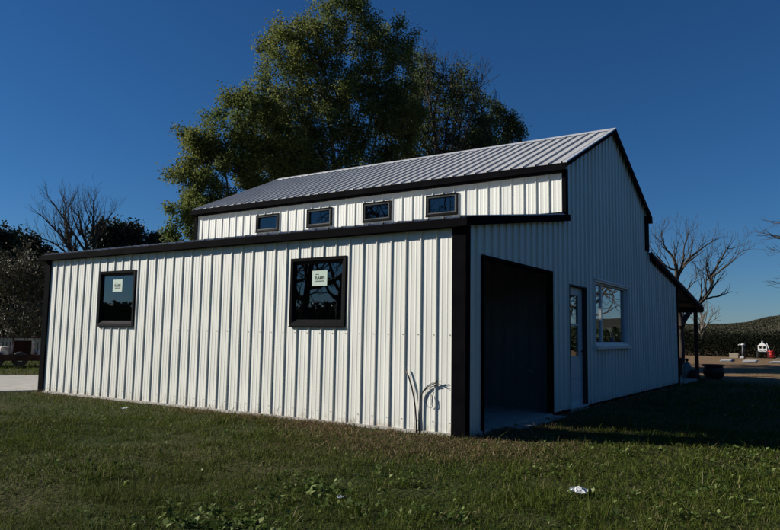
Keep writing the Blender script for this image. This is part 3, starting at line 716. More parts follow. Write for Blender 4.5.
tree('broadleaf_tree', 'dark half bare tree right of the tall olive tree behind the roof', 'tree', 36, 440,
     [(432, 85, 26, 26), (455, 105, 30, 32), (415, 130, 30, 34), (470, 135, 26, 26), (440, 160, 46, 34), (410, 190, 30, 30), (455, 200, 50, 28)],
     1700, 52000, .072, LV_DARK, 'bark', seed=24, group=TG, rmax=.2, tip=.012, tw=(3, .9, .75), clump=.22)
tree('broadleaf_tree', 'small dark leafy tree at the right end of the clump, behind the roof', 'tree', 38, 500,
     [(500, 120, 17, 16), (492, 140, 24, 20), (514, 138, 14, 16), (480, 160, 28, 24), (508, 165, 24, 22), (490, 195, 36, 26)],
     900, 48000, .076, LV_DARK, 'bark', seed=25, group=TG, rmax=.14, clump=.20)

# left side: evergreens, brush and a bare tree
TL = 'trees beyond the left end of the barn'
tree('evergreen_tree', 'dark evergreen tree cut off by the left edge of the photo', 'tree', 42, 2,
     [(-6, 242, 16, 16), (6, 250, 11, 16), (-8, 275, 24, 28), (8, 290, 18, 26), (-6, 315, 26, 24)], 700, 46000, .11, LV_EVER, 'bark', seed=32, group=TL, clump=.28)
tree('evergreen_tree', 'dark pine with lumpy crown showing above the low roof eave', 'tree', 60, 122,
     [(120, 237, 14, 8), (108, 243, 12, 9), (136, 242, 12, 8), (122, 256, 26, 14)], 450, 36000, .15, LV_EVER, 'bark', seed=33, group=TL, clump=.34)
tree('evergreen_tree', 'small dark pine crown just left of the raised barn wall', 'tree', 60, 160,
     [(160, 243, 9, 5), (148, 246, 9, 5), (156, 256, 18, 12)], 250, 18000, .15, LV_EVER, 'bark', seed=34, group=TL, clump=.3)
tree('evergreen_tree', 'dark evergreen behind the brush at the barn far corner', 'tree', 44, 32,
     [(28, 250, 13, 8), (38, 256, 12, 8), (28, 275, 22, 20), (34, 305, 22, 26)], 500, 36000, .12, LV_EVER, 'bark', seed=35, group=TL, clump=.26)
tree('shrub', 'tangled grey green brush in front of the dark evergreens', 'shrub', 37, 24,
     [(28, 290, 22, 30), (8, 300, 20, 28), (44, 300, 16, 28), (22, 320, 30, 18)], 900, 14000, .07, LV_BRUSH, 'barkpale', seed=36, tw=(3, .8, .85), tip=.010, rmax=.06, clump=.25, trunk_frac=.12)

# right side bare trees
TR = 'bare trees beyond the porch'
def limbs(name, label, dist, stems, seed, group, mat_='bark', side=(.9, .45), dens=3.2, tipr=.006, up=.35, levels=3, depth=.5, back=0.0):
    """bare tree: main limbs along given lines, side shoots grown off them level by level"""
    rg = np.random.default_rng(seed); N = []; P = []; Rr = []; fr = hframe(stems[0][0][0][0])
    def add(p, par, r): N.append(np.array(p, float)); P.append(par); Rr.append(r); return len(N)-1
    def shoot(par, p, d, ln, r, lvl):
        n_ = max(3, int(ln/.16)); d = d/np.linalg.norm(d); k = par; q = p.copy(); segl = ln/n_
        for i in range(n_):
            d = d+rg.normal(0, .13, 3)+np.array([0, 0, up*.16]); d /= np.linalg.norm(d); q = q+d*segl; rr = max(tipr*.6, r*(1-.75*(i+1)/n_)); k = add(q, k, rr)
            if lvl > 0 and i >= 1 and rg.random() < min(.9, dens*segl*1.25):
                v = rg.normal(0, 1, 3); v -= d*(v@d); v /= np.linalg.norm(v); a_ = rg.uniform(.45, .85); shoot(k, q, d*math.cos(a_)+v*math.sin(a_)+np.array([0, 0, up*.4]), ln*rg.uniform(.38, .62)*(1-.4*i/n_), rr*.72, lvl-1)
    for (pts, r0, r1) in stems:
        off = rg.uniform(-depth, depth); W_ = []
        for j, q in enumerate(pts):
            w_ = at(q[0], q[1], dist)+fr[1]*off*(j/(len(pts)-1)); W_.append(w_)
        if pts[0][1] > 360: W_[0][2] = float(gh(W_[0][0], W_[0][1]))-.1
        # smooth resample
        T_ = np.linspace(0, len(W_)-1, max(8, int(sum(np.linalg.norm(np.array(W_[i+1])-W_[i]) for i in range(len(W_)-1))/.22))); W_ = np.array(W_); k = -1 if not N else int(np.linalg.norm(np.array(N)-W_[0], axis=1).argmin()); prev = None
        for ti, t_ in enumerate(T_):
            i = min(int(t_), len(W_)-2); f_ = t_-i; p0 = W_[max(i-1, 0)]; p1 = W_[i]; p2 = W_[i+1]; p3 = W_[min(i+2, len(W_)-1)]
            q = .5*((2*p1)+(-p0+p2)*f_+(2*p0-5*p1+4*p2-p3)*f_**2+(-p0+3*p1-3*p2+p3)*f_**3)+rg.normal(0, .012, 3)*(ti > 0)
            u_ = ti/(len(T_)-1); rr = r0+(r1-r0)*u_**.8; k = add(q, k, rr)
            if prev is not None and u_ > .22 and rr < .14 and rg.random() < dens*.30:
                d = q-prev; d /= np.linalg.norm(d)+1e-9; v = rg.normal(0, 1, 3); v -= d*(v@d); v /= np.linalg.norm(v); a_ = rg.uniform(.4, .9)
                shoot(k, q, d*math.cos(a_)+v*math.sin(a_)+np.array([0, 0, up*.5]), rg.uniform(side[1], side[0])*(1.15-.5*u_), max(tipr, rr*.5), levels-1)
            prev = q
        d = N[k]-N[P[k]]
        for _ in range(3): shoot(k, N[k], d/np.linalg.norm(d)+rg.normal(0, .35, 3), side[1]*1.0, r1*.8, levels-2)
    N = np.array(N); P = np.array(P); Rr = np.array(Rr); r = np.maximum(Rr, tipr*.6)
    base = N[0].copy(); base[2] = max(base[2], 0) if base[2] < .5 else 0
    e = empty(name, base); tag(e, label, 'tree', group)
    big = r > tipr*3.2; big[0] = True
    for i in range(len(P)-1, 0, -1):
        if big[i] and P[i] >= 0: big[P[i]] = True
    def sub(mask, nm, sides):
        i = np.where((P >= 0) & mask)[0]
        if not len(i): return
        a_ = N[P[i]]; b_ = N[i]; ra = np.minimum(r[P[i]], r[i]*1.5); rb = r[i]; t_ = b_-a_; ln = np.linalg.norm(t_, axis=1)[:, None]+1e-9; t_ = t_/ln; b_ = b_+t_*rb[:, None]*.4
        ref = np.where(np.abs(t_[:, 2:3]) < .9, np.array([[0, 0, 1.]]), np.array([[1., 0, 0]])); u = np.cross(t_, ref); u /= np.linalg.norm(u, axis=1)[:, None]; v = np.cross(t_, u)
        an = 2*np.pi*np.arange(sides)/sides; g_ = u[:, None]*np.cos(an)[None, :, None]+v[:, None]*np.sin(an)[None, :, None]
        V = np.concatenate([a_[:, None]+g_*ra[:, None, None], b_[:, None]+g_*rb[:, None, None]], 1); k = np.arange(len(i))[:, None]*2*sides
        F = np.concatenate([k+np.array([j, (j+1) % sides, sides+(j+1) % sides, sides+j]) for j in range(sides)]); np_mesh(nm, V.reshape(-1, 3), [F], M[mat_], e, smooth=sides > 4)
    sub(big, 'trunk', 7); sub(~big, 'branches', 4)
    return e
limbs('bare_tree', 'leafless many stemmed tree above the left end of the low roof', 46,
      [([(84, 364), (84, 300), (76, 262), (70, 245), (67, 228), (65, 212), (66, 198)], .22, .022), ([(84, 300), (76, 264), (68, 246), (58, 234), (50, 226), (42, 219)], .12, .018), ([(84, 300), (87, 250), (83, 235), (80, 220), (78, 208)], .14, .02),
       ([(84, 300), (94, 250), (93, 230), (94, 212), (93, 200)], .14, .02), ([(94, 246), (97, 236), (104, 224), (113, 212)], .07, .016), ([(78, 272), (68, 254), (54, 243), (40, 236), (30, 231)], .09, .014), ([(86, 252), (75, 236), (66, 222), (55, 206), (48, 197)], .09, .016),
       ([(80, 235), (74, 220), (71, 210), (73, 200)], .05, .012), ([(93, 230), (88, 214), (86, 208), (85, 200)], .05, .012)],
      31, TL, side=(2.1, .8), dens=3.4, tipr=.0065, up=.7, levels=3, depth=1.6)
limbs('bare_tree', 'bare fan of upright branches showing between the dark trees behind the roof', 35,
      [([(446, 350), (442, 240), (438, 170), (432, 120), (428, 84), (426, 62)], .16, .012), ([(442, 240), (445, 170), (446, 120), (443, 80), (444, 62)], .09, .012), ([(442, 235), (450, 165), (456, 120), (459, 88), (461, 72)], .09, .012), ([(443, 235), (455, 170), (468, 130), (476, 100), (482, 86)], .09, .012),
       ([(443, 230), (462, 180), (480, 145), (490, 118), (496, 104)], .08, .012), ([(441, 200), (430, 160), (420, 120), (414, 90), (411, 70)], .08, .012)], 44, TG, side=(1.8, .8), dens=2.6, tipr=.010, up=.8, levels=3, depth=1.2)
limbs('bare_tree', 'large bare tree with thick forked limbs rising behind the porch roof', 27,
      [([(682, 374), (681, 345), (681, 326), (688, 314), (698, 304), (707, 294), (712.6, 285), (712, 275), (717, 266), (723, 255), (729, 247)], .14, .018), ([(681, 326), (678, 305), (676, 282), (680, 271), (689, 257), (700, 249), (712, 240)], .12, .014),
       ([(677, 290), (676, 266), (671, 256), (664, 247), (662, 237)], .08, .012), ([(712, 277), (720, 271), (731, 263), (741, 253)], .045, .010), ([(678, 276), (683, 262), (684, 248), (688, 236)], .05, .012),
       ([(676, 270), (668, 268), (658, 258), (652, 250)], .045, .010), ([(712, 285), (708, 275), (706, 264), (709, 256)], .035, .009), ([(690, 257), (694, 262), (699, 270), (703, 268)], .02, .006), ([(679, 300), (686, 290), (693, 284), (697, 276)], .04, .01)],
      41, TR, side=(1.3, .55), dens=5.0, tipr=.0055, up=.5, levels=3, depth=.7)
limbs('bare_tree', 'small pale bare tree standing far off behind the porch post', 70,
      [([(702, 362), (702, 330), (701, 316), (699, 308)], .2, .03), ([(702, 336), (708, 322), (714, 314)], .1, .02), ([(702, 336), (695, 322), (688, 315)], .1, .02), ([(702, 330), (706, 318), (707, 309)], .08, .02), ([(702, 332), (690, 326), (682, 322)], .07, .02)],
      42, TR, 'barkpale', side=(1.8, .8), dens=2.6, tipr=.018, up=.5, levels=3, depth=1.0)
limbs('bare_tree', 'bare twiggy tree reaching in at the right edge of the photo', 22,
      [([(835, 390), (832, 320), (826, 270), (808, 246), (790, 240), (775, 236), (765, 233)], .13, .007), ([(826, 275), (812, 240), (796, 226), (782, 222), (774, 222)], .06, .007), ([(829, 300), (812, 292), (795, 287), (782, 284)], .06, .006), ([(826, 270), (828, 230), (822, 190)], .09, .01), ([(808, 246), (796, 252), (785, 251), (778, 250)], .03, .006)],
      43, TR, side=(.8, .35), dens=4.5, tipr=.005, up=.2, levels=3, depth=.5)
# trees out of view that show only as reflections in the panes
TB = 'trees across the lawn reflected in the windows'
def free_tree(name, label, pos, hgt, rad, seed, nleaf, lm, bare=True):
    rg = np.random.default_rng(seed); fr = (np.array([1., 0, 0]), np.array([0, 1., 0])); c_ = np.array([pos[0], pos[1], hgt*.62])
    pts = ell_points([(c_, (rad, rad, hgt*.38))], 380, rg, fr, .5); N, P = colonize((pos[0], pos[1], -.1), pts, .6, 3.5, 1.0, seed, (pos[0], pos[1], hgt*.22)); N, P = add_twigs(N, P, rg, 2, 1.2, .8)
    r = radii(N, P, .02, rmax=.25); e = empty(name, (pos[0], pos[1], 0)); tag(e, label, 'tree', TB); V, Fp = tubes(N, P, r, 4); np_mesh('trunk', V, Fp, M['bark'], e)
    if nleaf:
        C = N[rg.integers(0, len(N), nleaf)]+rg.normal(0, .35, (nleaf, 3)); V, Fp = leaf_quads(C, .3, rg); np_mesh('crown', V, Fp, lm, e)
free_tree('bare_tree', 'bare tree across the lawn facing the sunny wall', (-19, 19), 11, 4.5, 51, 0, None)
free_tree('bare_tree', 'bare tree at the lawn edge facing the near window', (-27, 23), 13, 5, 52, 0, None)
free_tree('bare_tree', 'bare tree in the field facing the gable window', (32, -12), 9, 4.2, 53, 0, None)
free_tree('bare_tree', 'second bare tree in the field facing the gable', (40, -11), 10, 4.2, 54, 0, None)

# distant woods: masses of leaf clumps following a line on the ground
def wood(name, label, line, h0, h1, depth, n_, size, lm, seed, kind='stuff'):
    rg = np.random.default_rng(seed); line = np.array(line, float); seg = np.diff(line, axis=0); ln = np.hypot(seg[:, 0], seg[:, 1]); cum = np.concatenate([[0], np.cumsum(ln)])
    s = rg.uniform(0, cum[-1], n_); x = np.interp(s, cum, line[:, 0]); y = np.interp(s, cum, line[:, 1]); x = x+rg.uniform(-depth, depth, n_)*.7; y = y+rg.uniform(-depth, depth, n_)*.7
    topn = h0+(h1-h0)*(vnoise(s*.35, s*0+seed, 1)*.45+vnoise(s*.9, s*0+seed, 2)*.35+vnoise(s*2.5, s*0, 3)*.2); z = gh(x, y)+topn*rg.random(n_)**.7
    V, Fp = leaf_quads(np.stack([x, y, z], 1), size, rg, 1.3); return tag(np_mesh(name, V, Fp, lm), label, 'wood', kind=kind)
def gp(px, dist): q = at(px, 300, dist); return (q[0], q[1])
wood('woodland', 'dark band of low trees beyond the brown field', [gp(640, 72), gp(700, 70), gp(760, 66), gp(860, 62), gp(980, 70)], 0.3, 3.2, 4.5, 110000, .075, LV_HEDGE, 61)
wood('woodland', 'dark wooded edge beyond the left end of the barn', [gp(-420, 60), gp(-100, 52), gp(60, 56), gp(200, 75), gp(420, 90)], 3.5, 7.5, 4, 60000, .42, LV_EVER, 62)
wood('woodland', 'line of woods across the lawn facing the sunny wall', [(-40, -45), (-52, -15), (-54, 16), (-44, 44), (-30, 66)], 2.5, 4.6, 5, 60000, .35, LV_EVER, 63)
wood('woodland', 'line of woods beyond the field facing the gable', [(52, -34), (66, -27), (84, -18)], 1.2, 3.2, 5, 40000, .3, LV_EVER, 64)
wood('woodland', 'tall unseen woods added behind the camera to block low skylight', [(-52, -50), (-20, -42), (15, -40), (48, -36)], 8.0, 13.0, 5, 60000, .6, LV_EVER, 65)  # added out of view, made tall to keep low sky off the gable

# hills
hm = noise_mix(mat('far_hills', (.08, .07, .045), .95, 0, .1), [(.3, (.040, .040, .022)), (.5, (.055, .05, .03)), (.72, (.08, .068, .042))], .035, 10, bump=1.0, bscale=.12)
def hills():
    V = []; F = []; nu, nv = 160, 26
    for i in range(nu):
        px = 420+i*5.0
        for j in range(nv):
            d = 240+j*34; q = at(px, 300, d); tt = j/(nv-1)
            crest = np.interp(px, [420, 600, 700, 725, 745, 765, 785, 830, 900, 1200], [331, 329, 326, 326.5, 325, 320.5, 317.5, 313, 316, 322])
            top = at(px, crest, 240+22*34)[2]
            h = top*math.sin(min(1, tt/.85)*math.pi/2)**1.6 if tt < .85 else top*(1-(tt-.85)*1.2)
            h += (float(fbm(q[0]*.02, q[1]*.02, 8))-.5)*5*tt*1.0+(float(vnoise(q[0]*.11, q[1]*.11, 4))-.5)*2.2*tt
            V.append((q[0], q[1], h-1.0))
    for i in range(nu-1):
        for j in range(nv-1): a_ = i*nv+j; F.append((a_, a_+nv, a_+nv+1, a_+1))
    return struct(raw_mesh('hills', V, F, hm, smooth=True))
hills()
def far_wood():
    rg = np.random.default_rng(70); n_ = 130000; px = rg.uniform(640, 900, n_); d = 250+rg.random(n_)**1.2*690; tt = np.clip((d-240)/(25*34), 0, 1)
    keep = fbm(px*.05, d*.012, 12) > .38; px = px[keep]; d = d[keep]; tt = tt[keep]; C = np.zeros((len(px), 3))
    crest = np.interp(px, [420, 600, 700, 725, 745, 765, 785, 830, 900, 1200], [331, 329, 326, 326.5, 325, 320.5, 317.5, 313, 316, 322])
    for i in range(len(px)):
        q = at(px[i], 300, d[i]); top_ = at(px[i], crest[i], 240+22*34)[2]
        h = top_*math.sin(min(1, tt[i]/.85)*math.pi/2)**1.6; C[i] = (q[0], q[1], h-1.0+rg.uniform(0, 2.6)*(.4+.6*tt[i]))
    V, Fp = leaf_quads(C, .8, rg, 1.2); tag(np_mesh('woodland', V, Fp, LV_FAR), 'brown leafless woods covering the far hillside', 'wood', kind='stuff')
far_wood()

# ------------------------------------------------------------------ things by the barn
# cables sticking out of the ground against the sunny wall
X = -.030
def wp(px, py, x=X): return on_x(px, py, x)
c1 = MB().tube([wp(416.5, 431)-[0, 0, .05], wp(416.3, 422), wp(415.5, 410), wp(414, 398), wp(411.5, 386), wp(409, 378, -.032), wp(405.6, 369, -.036)], [.0105]*6+[.008], 8).build('cable', M['cable'], None, smooth=True)
tag(c1, 'black cable rising from the ground and leaning left against the sunny wall', 'cable')
e = empty('cable', wp(419, 430)); tag(e, 'black cable bundle curving right to a frayed end by the corner', 'cable')
pp = [wp(419.5, 431)-[0, 0, .05], wp(419.6, 420), wp(419.8, 408), wp(420.3, 398), wp(423, 391.5), wp(427, 387, -.034), wp(432, 384.5, -.038), wp(437.5, 382.5, -.042)]
MB().tube(pp, [.011, .011, .011, .011, .010, .009, .008, .006], 8).tube([p_+[.004, .012, -.012-.006*i] for i, p_ in enumerate(pp[3:])], .006, 6).tube([p_+[-.006, -.01, .012+.003*i] for i, p_ in enumerate(pp[3:])], .005, 6).build('sheath', M['cable'], e, smooth=True)
lp = [wp(427.5, 389, -.036), wp(426, 396, -.036), wp(425.8, 402, -.036), wp(428, 407, -.036), wp(431, 408.3, -.036), wp(433, 405.5, -.036), wp(432.6, 399, -.036), wp(430.5, 393, -.036), wp(429, 388.5, -.036)]
MB().tube(lp, .0035, 6).build('wire', M['cable'], e, smooth=True)
fr_ = MB()
for k in range(6):
    q = pp[-1]; fr_.tube([q-[0, -.02, .01], q+[random.uniform(-.03, .01), random.uniform(-.06, -.01), random.uniform(-.03, .05)]], .003, 5)
fr_.build('frayed_end', M['cable'], e)
# pale hose standing up from the slab inside the open bay
h0 = [on_y(q[0], q[1], .5) for q in ((548, 402), (549, 395), (547, 386), (541, 377), (534, 372), (529, 370))]
tag(MB().tube(h0, .007, 6).build('hose', mat('pale_hose', (.5, .5, .48), .4), None, smooth=True), 'thin pale hose arching up from the slab inside the open bay', 'hose')

# litter
def crumple(name, label, px, py, s, m_, seed, flat=.35):
    rg = np.random.default_rng(seed); c_ = on_ground(px, py, .03); b_ = MB(); n_ = 6; z0 = float(gh(c_[0], c_[1]))+.028
    V = []; F = []
    for i in range(n_):
        for j in range(n_): V.append((c_[0]+s*(i/(n_-1)-.5)*1.5+rg.normal(0, s*.06), c_[1]+s*(j/(n_-1)-.5)+rg.normal(0, s*.06), z0+s*flat*rg.random()*(1 if 0 < i < 5 else .5)))
    for i in range(n_-1):
        for j in range(n_-1): a_ = i*n_+j; F.append((a_, a_+n_, a_+n_+1, a_+1))
    o = raw_mesh(name, V, F, m_); md = o.modifiers.new('thickness', 'SOLIDIFY'); md.thickness = .002
    return tag(o, label, 'litter')
PW = mat('white_litter', (.65, .66, .64), .6)
crumple('litter', 'flattened white paper scrap in the grass at lower right', 580, 490, .14, PW, 3, .22)
crumple('litter', 'small white scrap in the grass at bottom centre', 341, 496, .045, PW, 4)
crumple('litter', 'tiny white scrap in the grass near the left end of the wall', 125, 408, .07, PW, 5)

# dark planter, gas cylinder and sack near the porch post
q = on_ground(714, 379); DKP = mat('dark_planter', (.02, .018, .017), .6)
pl = empty('planter', (q[0], q[1], 0)); tag(pl, 'dark round bellied planter with wide rim, right of the porch post', 'planter')
MB().lathe((q[0], q[1], 0), [(.0, -.02), (.20, -.02), (.23, .02), (.30, .12), (.335, .24), (.32, .34), (.27, .41), (.25, .42), (.0, .40)], 26).build('pot', DKP, pl, smooth=True)
MB().lathe((q[0], q[1], 0), [(.26, .41), (.335, .42), (.34, .47), (.29, .475), (.27, .43)], 26).build('rim', DKP, pl, smooth=True)
q = at(687, 372, 24.5); CY = mat('cylinder_paint', (.22, .28, .29), .5)
gc = empty('gas_cylinder', (q[0], q[1], .0)); tag(gc, 'pale grey gas cylinder with black valve standing behind the porch post', 'gas cylinder')
MB().lathe((q[0], q[1], 0), [(0, .0), (.13, .0), (.15, .04), (.15, .34), (.135, .42), (.09, .50), (.05, .53), (0, .53)], 20).build('tank', CY, gc, smooth=True)
MB().lathe((q[0], q[1], 0), [(0, .52), (.035, .52), (.035, .57), (.055, .58), (.055, .63), (.03, .66), (0, .66)], 12).build('valve', M['cable'], gc, smooth=True)
q = at(693.5, 372, 24.2)
sk = MB().lathe((q[0], q[1], 0), [(0, 0), (.17, 0), (.20, .06), (.195, .14), (.15, .23), (.08, .29), (.03, .31), (0, .31)], 18, 1.0, 1.0)
tag(sk.build('sack', mat('dark_sack', (.015, .014, .013), .8), None, smooth=True), 'dark rounded sack slumped between the gas cylinder and the porch post', 'sack')

# things in the brown field
WS = noise_mix(mat('pale_sheet', (.42, .41, .37), .8), [(.3, (.32, .31, .27)), (.7, (.52, .51, .46))], 3)
def sheet(px0, px1, py0, py1, label):
    a_ = on_ground(px0, py1); b_ = on_ground(px1, py1); c_ = on_ground(px1+3, py0); d_ = on_ground(px0+3, py0); e_ = MB()
    mids = []
    P0 = [a_, b_, c_, d_]; P0 = [(p_[0], p_[1], float(gh(p_[0], p_[1]))) for p_ in P0]
    b = MB().hexa([(p_[0], p_[1], p_[2]-.02) for p_ in P0]+[(p_[0], p_[1], p_[2]+.03) for p_ in P0])
    # two stacked boards of slightly different size, the upper one skewed
    cx = sum(p_[0] for p_ in P0)/4; cy = sum(p_[1] for p_ in P0)/4
    b.hexa([(cx+(p_[0]-cx)*.82+.1, cy+(p_[1]-cy)*.8, p_[2]+.032) for p_ in P0]+[(cx+(p_[0]-cx)*.82+.1, cy+(p_[1]-cy)*.8, p_[2]+.06) for p_ in P0])
    tag(b.build('board_stack', WS, None, .004), label, 'boards', 'pale boards lying in the field')
sheet(719, 731, 359.5, 361.8, 'leftmost pale board stack on the brown field, nearest the planter')
sheet(741, 756, 360.2, 362.8, 'middle pale board stack on the brown field')
sheet(768, 790, 361.8, 363.2, 'pale board stack running off the right edge of the photo')
sheet(775, 795, 355.5, 358.0, 'pale boards beside the red barrel at the right edge')
q = on_ground(734, 358.2); s = np.linalg.norm(q-CAM)/FPX
bl = MB().hexa([(q[0]-.05, q[1]+.28, 0), (q[0]-.05, q[1]-.28, 0), (q[0]+.4, q[1]-.28, 0), (q[0]+.4, q[1]+.28, 0), (q[0]-.08, q[1]+.31, .34), (q[0]-.08, q[1]-.31, .34), (q[0]+.43, q[1]-.31, .36), (q[0]+.43, q[1]+.31, .36)])
tag(bl.build('tub', noise_mix(mat('tan_tub', (.3, .26, .2), .8), [(.3, (.24, .2, .15)), (.7, (.36, .31, .24))], 4), None, .02), 'tan square tub on the field, left of the dark pump', 'tub')
q = on_ground(743.5, 358.5); DM = mat('dark_iron', (.025, .03, .032), .5); PM = mat('pale_grey_metal', (.45, .46, .46), .4)
pu = empty('water_pump', (q[0], q[1], 0)); tag(pu, 'dark upright pump with pale cap and pale foot, right of the tan tub', 'pump')
MB().tube([(q[0], q[1], 0), (q[0], q[1], .5), (q[0], q[1], .95)], [.13, .10, .08], 12).build('column', DM, pu, smooth=True)
MB().lathe((q[0], q[1], 0), [(0, .93), (.14, .93), (.16, .97), (.10, 1.04), (0, 1.06)], 14).build('cap', PM, pu, smooth=True)
MB().tube([(q[0], q[1], .95), (q[0]-.05, q[1]+.2, 1.0), (q[0]-.05, q[1]+.3, .93)], .03, 8).build('spout', PM, pu, smooth=True)
MB().box(q[0]-.18, q[0]+.14, q[1]-.06, q[1]+.2, .0, .16).build('foot', PM, pu, .03)
q = on_ground(771.2, 357.6); RD = mat('red_barrel', (.42, .02, .02), .45)
rb = MB().lathe((q[0], q[1], 0), [(0, 0), (.21, 0), (.235, .02), (.235, .2), (.25, .21), (.235, .23), (.235, .42), (.25, .44), (.235, .46), (.235, .52), (.22, .5), (0, .48)], 20)
tag(rb.build('barrel', RD, None, smooth=True), 'red open barrel holding pale poles, at the right edge of the field', 'barrel')
for k, (a_, b_, hh, rr_) in enumerate(((.0, .28, 1.12, .032), (-.1, -.30, .95, .014), (.1, -.05, .85, .012))):
    o = MB().tube([(q[0]+a_*.5, q[1]-b_*.25, .1), (q[0]+a_, q[1]+b_, hh)], rr_, 8).build('pole', PM if k == 0 else M['wood'], None, smooth=True)
    tag(o, ['thick pale pole leaning left out of the red barrel', 'thin brown stick leaning right out of the red barrel', 'short brown stick upright in the red barrel'][k], 'pole')
# dark table with a small white house-shaped lantern on it
q = on_ground(763, 357.8)
tb = empty('table', (q[0], q[1], 0)); tag(tb, 'low dark table under the white house shaped lantern, left of red barrel', 'table')
MB().box(q[0]-.3, q[0]+.4, q[1]-.42, q[1]+.42, .42, .47).build('table_top', DM, tb, .008)
for sx in (-.26, .36):
    for sy in (-.38, .38): MB().box(q[0]+sx-.03, q[0]+sx+.03, q[1]+sy-.03, q[1]+sy+.03, 0, .42).build('leg', DM, tb, .004)
WL = mat('white_lantern_paint', (.78, .78, .76), .5)
lt = empty('lantern', (q[0], q[1]+.0, .47)); tag(lt, 'white house shaped lantern with pitched roof standing on the dark table', 'lantern')
y0 = q[1]-.30; y1 = q[1]+.30; xa = q[0]-.2; xb = q[0]+.2; g = MB()
for x in (xa, xb-.05):
    for y in (y0, y1-.07, (y0+y1)/2-.035): g.box(x, x+.05, y, y+.07, .47, .86)
    g.box(x+.004, x+.046, y0, y1, .60, .67)
g.box(xa, xb, y0, y1, .472, .52); g.build('frame', WL, lt, .004)
g = MB(); ym = (y0+y1)/2
g.extrude([(xa-.04, y0-.06, .86), (xa-.04, ym-.06, 1.12), (xa-.04, ym, 1.30), (xa-.04, ym+.06, 1.12), (xa-.04, y1+.06, .86)], (xb-xa+.08, 0, 0)); g.build('roof', WL, lt, .006)

# ------------------------------------------------------------------ trailer beyond the left end of the barn
TD = 26.0
def lf(px, py, d=TD): return at(px, py, d)
# local frame: trailer runs across the view
c0 = lf(8, 365); rt, fw = hframe(8); rt = np.array(rt); fw = np.array(fw)
def obox(b_, o, u0, u1, v0, v1, z0, z1):
    P = []
    for z in (z0, z1):
        for u, v in ((u0, v0), (u1, v0), (u1, v1), (u0, v1)): p_ = o+rt*u+fw*v; P.append((p_[0], p_[1], z))
    b_.hexa(P); return b_
o = np.array([c0[0], c0[1], 0.0]); k = TD*1.0/FPX/ math.cos(.25)
RUST = noise_mix(mat('rusty_dark_steel', (.04, .02, .015), .8, 0, .1), [(.3, (.02, .012, .01)), (.7, (.06, .028, .02))], 3)
tr = empty('trailer', o); tag(tr, 'low dark rusty flatbed trailer loaded with pale scrap at the left edge', 'trailer')
g = MB(); obox(g, o, -2.6, 1.35, 0, 1.7, .30, .37); obox(g, o, -2.6, 1.35, -.03, .0, .20, .40); obox(g, o, -2.6, 1.35, 1.7, 1.73, .24, .40); g.build('bed', RUST, tr, .005)  # near side plate hangs lower, a dark strip standing in for under-bed shade
g = MB()
for u in (-2.5, -1.2, .1, 1.28): obox(g, o, u, u+.05, 1.66, 1.71, .37, .98)
obox(g, o, -2.5, 1.33, 1.66, 1.71, .93, .99); g.build('rail', RUST, tr)
def wheel(u):
    c_ = o+rt*u+fw*.02; P = MB(); n_ = 20; ringp = []
    for (rr_, v) in ((.10, 0), (.22, -.0), (.25, .04), (.25, .14), (.22, .18), (.10, .18)):
        ringp.append([tuple(c_+rt*rr_*math.cos(2*math.pi*j/n_)+fw*v+np.array([0, 0, .25+rr_*math.sin(2*math.pi*j/n_)])) for j in range(n_)])
    for rg_ in ringp: P.V += rg_
    for i in range(len(ringp)-1):
        for j in range(n_): P.F.append((i*n_+j, i*n_+(j+1) % n_, (i+1)*n_+(j+1) % n_, (i+1)*n_+j))
    wl = P.build('wheel', mat('tyre_rubber', (.02, .02, .02), .8), tr, smooth=True)
    Q = MB(); Q.extrude([tuple(c_+fw*.03+rt*.098*math.cos(2*math.pi*j/14)+np.array([0, 0, .25+.098*math.sin(2*math.pi*j/14)])) for j in range(14)], tuple(fw*.1)); Q.build('rim', PM, wl)
wheel(-.35); wheel(.34)
obox(MB(), o, 1.35, 2.2, .8, .88, .26, .33).build('tongue', RUST, tr)
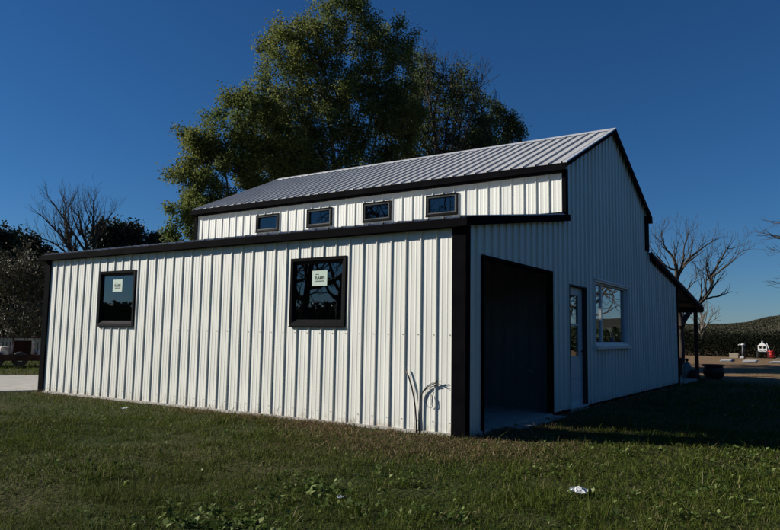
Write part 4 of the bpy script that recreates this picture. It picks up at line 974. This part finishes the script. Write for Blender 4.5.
# load, each thing its own object
b = obox(MB(), o, .12, .66, .25, .8, .372, .86); 
tag(b.build('crate', noise_mix(mat('maroon_crate', (.03, .004, .004), .8, 0, .1), [(.3, (.014, .005, .004)), (.7, (.024, .008, .006))], 4), None, .01), 'dark maroon crate standing on the trailer bed', 'crate')
SCR = noise_mix(mat('pale_scrap', (.4, .37, .33), .8), [(.3, (.22, .18, .15)), (.5, (.42, .38, .34)), (.75, (.58, .55, .50))], 6, 8)
rg = random.Random(5)
for i in range(22):
    u = -2.4+.27*(i % 13)*1.0+rg.uniform(-.05, .05); v = .12+.42*(i % 4); hgt = rg.uniform(.10, .22)+.09*(i % 4); an = rg.uniform(-.6, .6); g = MB(); P_ = []
    if .05 < u+.1 < .72 and v < .9: v = 1.0
    wd = rg.uniform(.10, .17)
    for z in (.372, .372+hgt):
        for a1, b1 in ((-1, -1), (1, -1), (1, 1), (-1, 1)):
            q_ = o+rt*(u+.12+(a1*wd*math.cos(an)-b1*.12*math.sin(an))*(1 if z < .4 else .88))+fw*(v+.12+(a1*wd*math.sin(an)+b1*.12*math.cos(an))*(1 if z < .4 else .88)); P_.append((q_[0], q_[1], z+(0 if z < .4 else rg.uniform(-.03, .03))))
    g.hexa(P_)
    tag(g.build('rubble_block', SCR, None, .02), 'pale rubble block heaped on the trailer bed around the maroon crate', 'block', 'pale rubble on the trailer')
g = MB(); p0, p1 = o+rt*.64+fw*.4, o+rt*1.5+fw*.7; g.tube([(p0[0], p0[1], .45), (p1[0], p1[1], .66)], .045, 6); tag(g.build('beam', SCR), 'pale beam leaning up on the right end of the trailer', 'beam')
b = obox(MB(), o, .98, 1.30, .1, .6, .372, .52); tag(b.build('toolbox', RUST, None, .01), 'dark low box under the leaning beam on the trailer', 'box')
# pale board fence behind the trailer
fo = np.array([*lf(30, 356, 33)[:2], 0]); fe = empty('fence', fo); tag(fe, 'low pale weathered fence behind the trailer at the barn corner', 'fence')
FM = noise_mix(mat('weathered_boards', (.4, .38, .28), .85), [(.3, (.28, .26, .19)), (.7, (.45, .42, .32))], 4)
g = MB()
for i in range(46): obox(g, fo, -4.0+i*.13, -4.0+i*.13+.10, 0, .02, .08, .88+.02*(i % 3))
g.build('pickets', FM, fe)
g = MB(); obox(g, fo, -4.0, 2.0, .021, .06, .25, .33); obox(g, fo, -4.0, 2.0, .021, .06, .70, .78); g.build('rail', FM, fe)
for u in (-4.0, -2.0, 0.0, 1.95): obox(MB(), fo, u, u+.09, .061, .15, 0, .95).build('post', FM, fe)
